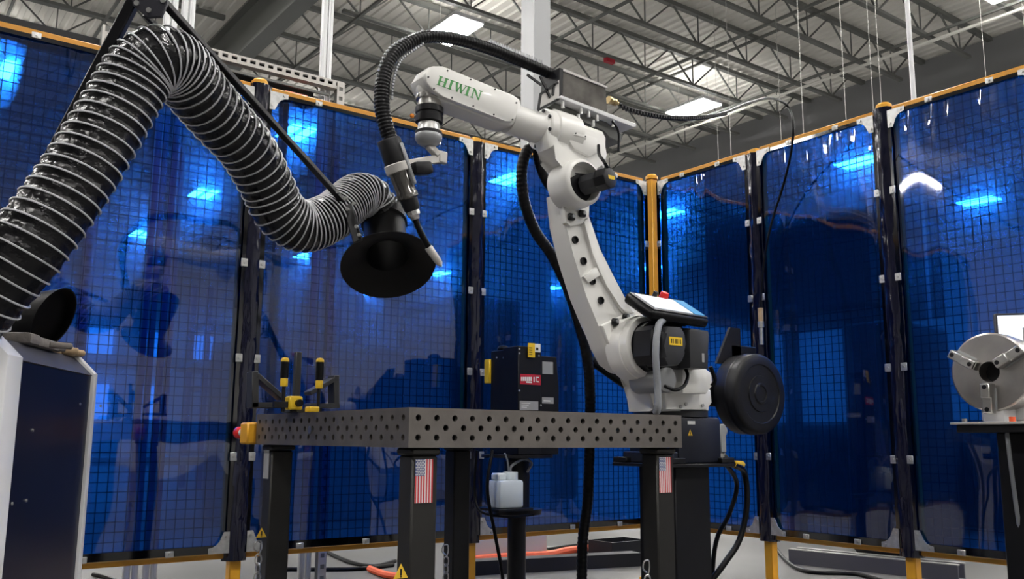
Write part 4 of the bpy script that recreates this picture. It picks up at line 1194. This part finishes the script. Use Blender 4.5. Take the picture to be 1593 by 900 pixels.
for p, u, v, r, ph, s_ in frames:
    ring = []
    for k in range(NS):
        t = 2 * pi * k / NS
        w_ = abs(sin(pi * (ph - k / NS)))
        q_ = noise.noise(V((cos(t) * 3.5, sin(t) * 3.5, s_ * 38))) + .6 * noise.noise(V((cos(t) * 8 + s_ * 14, sin(t) * 8, s_ * 50)))
        rr = r * (.985 - w_ * (.035 + .06 * q_))
        ring.append(hf.bm.verts.new(p + (u * cos(t) + v * sin(t)) * rr))
    rings.append(ring)
for A, B in zip(rings, rings[1:]):
    for k in range(NS): hf.bm.faces.new((A[k], A[(k + 1) % NS], B[(k + 1) % NS], B[k]))
hf.bm.faces.new(rings[0]); hf.bm.faces.new(rings[-1])
ho = obj('extraction_hose', hf, 'hose_fabric', FE, sm=180, label='fat black fabric hose')
# wire helix: follow phase
hw = []
phmax = frames[-1][4]
steps = int(phmax * 24)
fi = 0
for i in range(steps + 1):
    ph = i / 24
    while fi < len(frames) - 2 and frames[fi + 1][4] < ph: fi += 1
    a, b_ = frames[fi], frames[fi + 1]
    t = (ph - a[4]) / max(1e-9, b_[4] - a[4]); t = min(max(t, 0), 1)
    p = a[0].lerp(b_[0], t); u = a[1].lerp(b_[1], t).normalized(); v = a[2].lerp(b_[2], t).normalized(); r = a[3] + (b_[3] - a[3]) * t
    ang = 2 * pi * ph
    hw.append(p + (u * cos(ang) + v * sin(ang)) * (r * 1.005))
wx = MB(); wx.tube(hw, .0023, 6, smooth=False)
obj('wire_helix', wx, 'hose_wire', ho, sm=60, label='pale spiral wire round the hose')
# support arm
b0, b1 = at(70, 262, 2.12), at(210, -2, 2.06)
obj('lower_arm', MB().bar(b0, b1, .026, .026, .003, side=RT), 'black_metal', FE)
b2, b3 = at(252, 0, 2.06), at(549, 330, 2.70)
obj('upper_arm_bar', MB().bar(b2, b3, .017, .017, .002, side=RT), 'black_metal', FE)
obj('parallel_link', MB().bar(at(224, 22, 2.09), at(330, 122, 2.30), .009, .009, 0), 'black_metal', FE)
jp = MB(); jp.prism([at(203, -12, 2.045), at(206, 8, 2.045), at(228, 27, 2.045), at(250, 26, 2.045), at(260, 4, 2.045), at(256, -14, 2.045)], FWD * .012, .002)
jo = obj('joint_plate', jp, 'lid_grey', FE)
for a, b_ in ((213, 5), (232, 16), (254, 1)):
    c_ = at(a, b_, 2.045); obj('bolt', MB().cyl(c_ - FWD * .004, c_ + FWD * .002, .006, n=12), 'zinc', jo)
q = at(117, 187, 2.10); obj('arm_bolt', MB().cyl(q - RT * .02, q + RT * .014, .005, n=10), 'zinc', FE)
# riser joining the arm foot to the cabinet
obj('arm_riser', MB().bar(b0, V((b0.x - .12, b0.y + .02, ZL)), .03, .03, .003, side=RT), 'black_metal', FE)
# hood
ha = (RT * .16 - UP * .735 - FWD * .66).normalized()
hc = at(604, 413, 2.76)
hl = MB(); hb = hc - ha * .15
hl.lathe(hb, ha, [(-.09, .066), (.085, .067), (.105, .070), (.128, .096), (.143, .130), (.150, .1455), (.152, .1455), (.146, .130), (.130, .094), (.108, .066), (.06, .062), (-.08, .062)], 56, cap=False)
hob = obj('hood', hl, 'hood_black', FE, label='flared black exhaust hood')
obj('hood_cuff', MB().lathe(hb, ha, [(-.105, .066), (-.10, .073), (-.035, .073), (-.030, .067)], 48, cap=False), 'black_rubber', FE)
bk = MB(); bk.bar(at(540, 318, 2.66), at(557, 376, 2.62), .028, .01, .002, side=RT); obj('hood_bracket', bk, 'black_metal', FE)
for a, b_ in ((525, 298), (537, 308), (550, 316), (540, 325), (554, 352), (558, 365)):
    c_ = at(a, b_, 2.605); obj('bolt', MB().cyl(c_ + FWD * .02, c_ - FWD * .003, .005, n=10), 'zinc', FE)

# gloves on the lid
def flat_glove(label, name, c_, e_, L, wdt, m_, z):
    T = thing(name, label, 'glove', V((c_.x, c_.y, z)))
    f_ = V((-e_.y, e_.x, 0))
    g = MB(); g.obox(V((c_.x, c_.y, z + .012)), e_ * (L * .30), f_ * (wdt * .5), Z1 * .012, .008, seg=2)
    obj('palm', g, m_, T)
    for k in range(4):
        s0 = V((c_.x, c_.y, z + .011)) + e_ * (L * .27) + f_ * (wdt * (-.37 + .25 * k))
        obj('finger', MB().cyl(s0, s0 + e_ * (L * (.22 + .05 * (k in (1, 2)))), wdt * .115, n=10, bev=.004), m_, T)
    s0 = V((c_.x, c_.y, z + .011)) - e_ * (L * .02) - f_ * (wdt * .45)
    obj('thumb', MB().cyl(s0, s0 + (e_ * .7 - f_ * .6).normalized() * (L * .25), wdt * .12, n=10, bev=.004), m_, T)
    obj('cuff', MB().obox(V((c_.x, c_.y, z + .013)) - e_ * (L * .42), e_ * (L * .13), f_ * (wdt * .56), Z1 * .013, .008, seg=2), m_, T)
gz = CZ + CH + .006
gc = K0 + ce * (CL - .26) - cn_ * .062
flat_glove('grey work glove lying on the extractor lid', 'work_glove', gc, ce, .24, .065, 'glove_grey', gz)
flat_glove('tan leather glove at the right end of the extractor lid', 'work_glove', K0 + ce * (CL - .085) - cn_ * .085, (ce + cn_ * .5).normalized(), .16, .075, 'tan_leather', gz)

# ================================================================== CHUCK ON ITS STAND
cc = at(1539, 578, 3.0)
CK = thing('lathe_chuck', 'silver three-jaw chuck on a black stand at far right', 'chuck', V((cc.x + .08, cc.y, .855)))
RC = .131
ck = MB(); ck.lathe(cc, X1, [(.05, .034), (0, .034), (0, .040), (.001, RC - .006), (.006, RC), (.055, RC), (.06, RC - .004), (.10, RC - .004), (.105, RC - .02), (.14, .06), (.2, .06), (.2, 0)], 64, cap=False)
cko = obj('chuck_body', ck, 'brushed_steel', CK)
obj('bore', MB().lathe(cc + X1 * .049, X1, [(0, .0345), (.001, 0)], 32, cap=False), 'black_metal', cko)
for ang in (150, 30, 268):
    t = radians(ang)
    # image-left is +Y, image-up is +Z on the face that looks to -X
    dr = V((0, -cos(t), sin(t))); sd = X1.cross(dr)
    jw = MB()
    jw.obox(cc + dr * .088 - X1 * .012, dr * .050, sd * .0155, X1 * .016, .003)
    jo = obj('jaw', jw, 'steel', CK)
    obj('jaw_step', MB().obox(cc + dr * .064 - X1 * .030, dr * .024, sd * .0155, X1 * .010, .003), 'steel', jo)
    for r_ in (.052, .125):
        st = MB(); st.lathe(cc + dr * r_ - X1 * .041 + (X1 * .012 if r_ > .1 else V((0, 0, 0))), X1, [(0, .0075), (.004, .0075), (.004, 0)], 16)
        obj('jaw_screw', st, 'black_metal', jo)
    gr_ = MB(); gr_.obox(cc + dr * .09 + X1 * .0012, dr * .036, sd * .021, X1 * .003); obj('jaw_slot', gr_, 'sensor_grey', CK, sm=0)
ssp = MB(); ssp.box((cc.x + .01, cc.y - .03, .846), (cc.x + .10, cc.y + .035, cc.z - RC + .03), .003)
ssp.box((cc.x + .10, cc.y - .09, .846), (cc.x + .30, cc.y + .09, cc.z + .05), .01)
obj('support_block', ssp, 'cabinet_white', CK)
obj('base_board', MB().box((cc.x - .06, cc.y - .16, .838), (cc.x + .34, cc.y + .115, .846), .001), 'bracket_grey', CK)
obj('bolt_red', MB().cyl(V((cc.x - .03, cc.y - .075, .846)), V((cc.x - .03, cc.y - .075, .862)), .010, n=10), 'orange_red', CK)
for dy in (.08, -.12): obj('bolt', MB().cyl(V((cc.x - .03, cc.y + dy, .846)), V((cc.x - .03, cc.y + dy, .858)), .009, n=6), 'steel', CK)
CS = thing('chuck_stand', 'black steel stand carrying the chuck at the right edge', 'stand', (cc.x + .13, cc.y - .05, 0))
obj('top_plate', MB().box((cc.x - .05, cc.y - .25, .812), (cc.x + .36, cc.y + .10, .838), .003), 'black_metal', CS)
obj('column', MB().box((cc.x + .02, cc.y - .24, .02), (cc.x + .20, cc.y + .005, .812), .004), 'black_metal', CS)
obj('foot_plate', MB().box((cc.x - .06, cc.y - .30, 0), (cc.x + .30, cc.y + .10, .02)), 'black_metal', CS)
obj('cable', MB().tube([at(1565, 660, 2.92), at(1572, 720, 2.9), at(1580, 780, 2.9), at(1588, 840, 2.9), at(1592, 915, 2.9)], .007, 8), 'grey_cable', CS)
# monitor behind the chuck
mq = at(1575, 505, 3.35)
MN = thing('monitor', 'grey framed monitor with bright screen behind the chuck', 'monitor', (mq.x, mq.y - .05, .838))
me_ = V((.62, -.78, 0)).normalized(); mz = V((0, 0, 1)); mn_ = V((-.78, -.62, 0)).normalized()
mc_ = at(1545, 488, 3.35) + me_ * .16 - Z1 * .105
obj('bezel', MB().obox(mc_, me_ * .16, mn_ * .012, Z1 * .105, .004), 'lid_grey', MN)
obj('screen', MB().obox(mc_ + mn_ * .0125, me_ * .150, mn_ * .001, Z1 * .096), 'screen_bright', MN, sm=0)
sd_ = MB(); sd_.obox(mc_ + mn_ * .0140 + me_ * .02 - Z1 * .01, me_ * .09, mn_ * .0006, Z1 * .06); obj('window_panel', sd_, 'paper_grey', MN, sm=0)
obj('stand_arm', MB().bar(V((mc_.x, mc_.y, .838)), mc_ - Z1 * .09, .03, .03), 'black_metal', MN)

# ================================================================== BEHIND THE SCREENS
# strut frame and aluminium uprights above the left screens
SY = 3.95
SF = thing('strut_frame', 'perforated steel strut frame with aluminium uprights above the left screens', 'frame', (1.3, SY, 0))
sx0, sx1 = onY(300, 75, SY).x - .06, onY(530, 130, SY).x
sz = onY(420, 105, SY).z
beam = MB(); hb_ = .036
beam.box((sx0, SY - .002, sz + .011), (sx1, SY, sz + hb_ / 2)); beam.box((sx0, SY - .002, sz - hb_ / 2), (sx1, SY, sz - .005))
x = sx0
while x < sx1:
    beam.box((x, SY - .002, sz - .005), (min(x + .018, sx1), SY, sz + .011)); x += .044
beam.box((sx0, SY - .002, sz + hb_ / 2), (sx1, SY + .04, sz + hb_ / 2 + .003)); beam.box((sx0, SY - .002, sz - hb_ / 2 - .003), (sx1, SY + .04, sz - hb_ / 2))
obj('beam', beam, 'bracket_grey', SF, sm=0)
obj('beam_liner', MB().box((sx0, SY + .02, sz - .014), (sx1, SY + .024, sz + .014)), 'black_metal', SF, sm=0)
obj('lower_strut', MB().bar(V((sx0, SY + .02, sz - .055)), V((sx1 - .05, SY + .02, sz - .055)), .012, .012), 'girder_paint', SF, sm=0)
def upright(x, z1_, nm='upright'):
    u_ = MB()
    u_.box((x - .02, SY - .006, .0), (x - .010, SY - .003, z1_)); u_.box((x + .010, SY - .006, .0), (x + .02, SY - .003, z1_))
    z = .01
    while z < z1_ - .02:
        u_.box((x - .010, SY - .006, z), (x + .010, SY - .003, z + .03)); z += .05
    u_.box((x - .02, SY - .003, 0), (x + .02, SY + .03, z1_ - .001), mi=1)
    return obj(nm, u_, ['bracket_grey', 'girder_paint'], SF, sm=0)
upright(sx1, sz + .018); upright(onY(166, 60, SY).x, onY(166, 40, SY).z)
for a, b_ in (((509, 60), 0), ((265, 40), .0), ((292, 40), 0)):
    x = onY(*a, SY + .05).x
    al = MB()
    for dx in (-.016, .016):
        al.box((x + dx - .013, SY + .045, 0), (x + dx + .013, SY + .07, 5.2), .003)
        al.box((x + dx - .003, SY + .0425, 0), (x + dx + .003, SY + .046, 5.2))
    obj('aluminium_upright', al, 'aluminium', SF)
bb = thing('cable_tray', 'black cable tray running just above the left screens', 'cable tray', (1.2, 4.02, 0))
obj('tray', MB().box((-.6, 4.03, 2.40), (1.75, 4.10, 2.485)), 'black_metal', bb)
for x in (-.5, 1.6): obj('leg', MB().box((x, 4.04, 0), (x + .03, 4.08, 2.40)), 'black_metal', bb)
q = onY(460, 148, 4.0)
tag(obj('orange_beacon_bar', MB().box((q.x - .06, 3.99, 2.40), (q.x + .06, 4.03, 2.445), .004), 'orange_red'), 'small orange bar on the cable tray above the screens', 'bar')
# machines, racks beyond the screens
def machine(name, label, lo, hi, m_, door=True, seed=0):
    lo, hi = V(lo), V(hi); c_ = (lo + hi) / 2
    T = thing(name, label, 'machine', (c_.x, c_.y, 0))
    obj('body', MB().box(lo, hi, .03), m_, T)
    if lo.z > .3:
        for dx in (.1, .9): obj('leg', MB().box((lo.x + (hi.x - lo.x) * dx - .05, c_.y - .05, 0), (lo.x + (hi.x - lo.x) * dx + .05, c_.y + .05, lo.z)), 'machine_dark', T)
    if door:
        obj('door', MB().box((lo.x - .02, lo.y + .12, lo.z + .15), (lo.x, hi.y - .12, hi.z - .15), .005), 'machine_grey', T)
        obj('handle', MB().box((lo.x - .05, lo.y + .2, c_.z - .2), (lo.x - .02, lo.y + .23, c_.z + .2)), 'zinc', T)
    return T
A = at(1092, 325, 7.6); B = at(1345, 308, 7.0)
def mpix(name, label, x0, x1, y0, y1, X, depth, m_, door=False):
    a = onX(x0, y0, X); b = onX(x1, y0, X); zt = onX((x0 + x1) / 2, y0, X).z; zb_ = onX((x0 + x1) / 2, y1, X).z
    return machine(name, label, (X, min(a.y, b.y), max(0, zb_)), (X + depth, max(a.y, b.y), zt), m_, door)
mpix('machine_hood', 'dark raised machine enclosure seen through the narrow right screens', 1092, 1345, 315, 492, 6.6, 1.2, 'machine_dark')
mpix('machine_cabinet', 'tall dark machine cabinet seen left of the wrapped right post', 1305, 1385, 500, 870, 5.9, .8, 'machine_dark')
mpix('lathe_machine', 'long low dark machine bed seen through the right screens', 1195, 1620, 655, 812, 8.0, .9, 'machine_dark')
machine('steel_cabinet', 'grey steel cabinet seen through the screen behind the table', (2.9, 8.0, 0), (4.6, 8.9, 1.7), 'machine_grey')
machine('press_machine', 'dark press machine seen behind the robot through the screen', (6.2, 9.5, 0), (8.2, 11, 2.6), 'machine_dark')
for ri, (rx, ry) in enumerate(((1.6, 9.5), (4.5, 14.0))):
    T = thing('storage_rack', ('blue storage rack seen through the far-left screen', 'blue storage rack seen far behind the second screen')[ri], 'rack', (rx + 1.3, ry + .4, 0))
    for dx in (0, 2.6):
        for dy in (0, .8): obj('post', MB().box((rx + dx - .04, ry + dy - .04, 0), (rx + dx + .04, ry + dy + .04, 3.4)), 'rack_blue', T, sm=0)
    for z in (.5, 1.5, 2.5):
        obj('shelf', MB().box((rx, ry, z), (rx + 2.6, ry + .8, z + .08)), 'machine_grey', T, sm=0)

# ================================================================== ON THE FLOOR
p0, p1 = onZ(1228, 876, 0), onZ(1492, 905, 0)
CHN = thing('steel_channel', 'long grey steel channel lying on the floor behind the right screens', 'channel', ((p0.x + p1.x) / 2, (p0.y + p1.y) / 2, 0))
d = (p1 - p0).normalized(); nn = V((-d.y, d.x, 0))
obj('web', MB().bar(p0 + Z1 * .006 + nn * .05, p1 + Z1 * .006 + nn * .05, .10, .012, side=nn), 'machine_grey', CHN, sm=0)
for k in (0, 1):
    obj('flange', MB().bar(p0 + Z1 * .045 + nn * (.1 * k), p1 + Z1 * .045 + nn * (.1 * k), .012, .09, side=nn), 'channel_grey', CHN, sm=0)
    obj('lip', MB().bar(p0 + Z1 * .092 + nn * (.1 * k + .012), p1 + Z1 * .092 + nn * (.1 * k + .012), .036, .006, side=nn), 'zinc', CHN, sm=0)
def cable(label, pts, r, m_='black_rubber', name='floor_cable', cat='cable'):
    return tag(obj(name, MB().tube(pts, r, 8), m_), label, cat)
def fl(x, y, r): 
    q = onZ(x, y, r); return q
cable('red air hose lying on the floor left of the table leg', [fl(575, 884, .02), fl(600, 893, .02), fl(625, 897, .02), fl(660, 905, .02)], .02, 'orange_red', 'air_hose', 'hose')
cable('orange cable strip on the floor under the middle screens', [fl(715, 872, .025), fl(775, 866, .025), fl(850, 862, .025), fl(880, 856, .025), fl(930, 850, .025)], .025, 'orange_red', 'cable_strip', 'cable')
cable('thin orange hose crossing the floor behind the feeder stand', [fl(826, 848, .01), fl(850, 856, .01), fl(872, 862, .01)], .009, 'rail_yellow', 'thin_hose', 'hose')
for k, (lab, pp) in enumerate((('black cable on the floor right of the left table leg', [(420, 884), (480, 885), (560, 884), (612, 878)]), ('black cable looping under the second screen', [(505, 856), (540, 872), (580, 880), (615, 872)]), ('black cable on the floor beside the extractor foot', [(145, 893), (165, 897), (185, 905)]), ('black cable crossing the floor at lower right', [(1200, 842), (1222, 870), (1255, 888), (1330, 892), (1380, 905)]), ('dark cable on the floor under the middle screen', [(735, 872), (800, 862), (870, 850), (920, 846)]))):
    cable(lab, [fl(a, b_, .012) for a, b_ in pp], .012)
q0, q1 = onZ(730, 893, 0), onZ(990, 878, 0)
tag(obj('timber_skid', MB().bar(q0 + Z1 * .04, q1 + Z1 * .04, .12, .08, side=Y1), 'machine_dark'), 'long dark skid on the floor under the middle screens', 'skid')
for k, (a, b_, s_) in enumerate(((745, 868, .16), (812, 864, .12), (962, 862, .17), (1040, 855, .14))):
    q = onZ(a, b_, 0)
    nm, lab = (('crate', 'pale low crate on the floor left of the feeder stand'), ('crate', 'small pale crate just behind the feeder stand'), ('parts_bin', 'low dark bin of scrap under the corner screen'), ('parts_bin', 'low grey bin on the floor beside the robot pedestal'))[k]
    T = thing(nm, lab, 'crate' if k < 2 else 'bin', (q.x, q.y, 0))
    m_ = ('bracket_grey', 'bracket_grey', 'machine_dark', 'machine_grey')[k]
    h_ = .14 if k < 2 else .10
    obj('floor_panel', MB().box((q.x - s_, q.y - .12, 0), (q.x + s_, q.y + .12, .01)), m_, T, sm=0)
    for lo, hi in (((-s_, -.12), (s_, -.105)), ((-s_, .105), (s_, .12)), ((-s_, -.105), (-s_ + .015, .105)), ((s_ - .015, -.105), (s_, .105))):
        obj('side_panel', MB().box((q.x + lo[0], q.y + lo[1], .01), (q.x + hi[0], q.y + hi[1], h_)), m_, T, sm=0)
q = onZ(950, 880, 0)
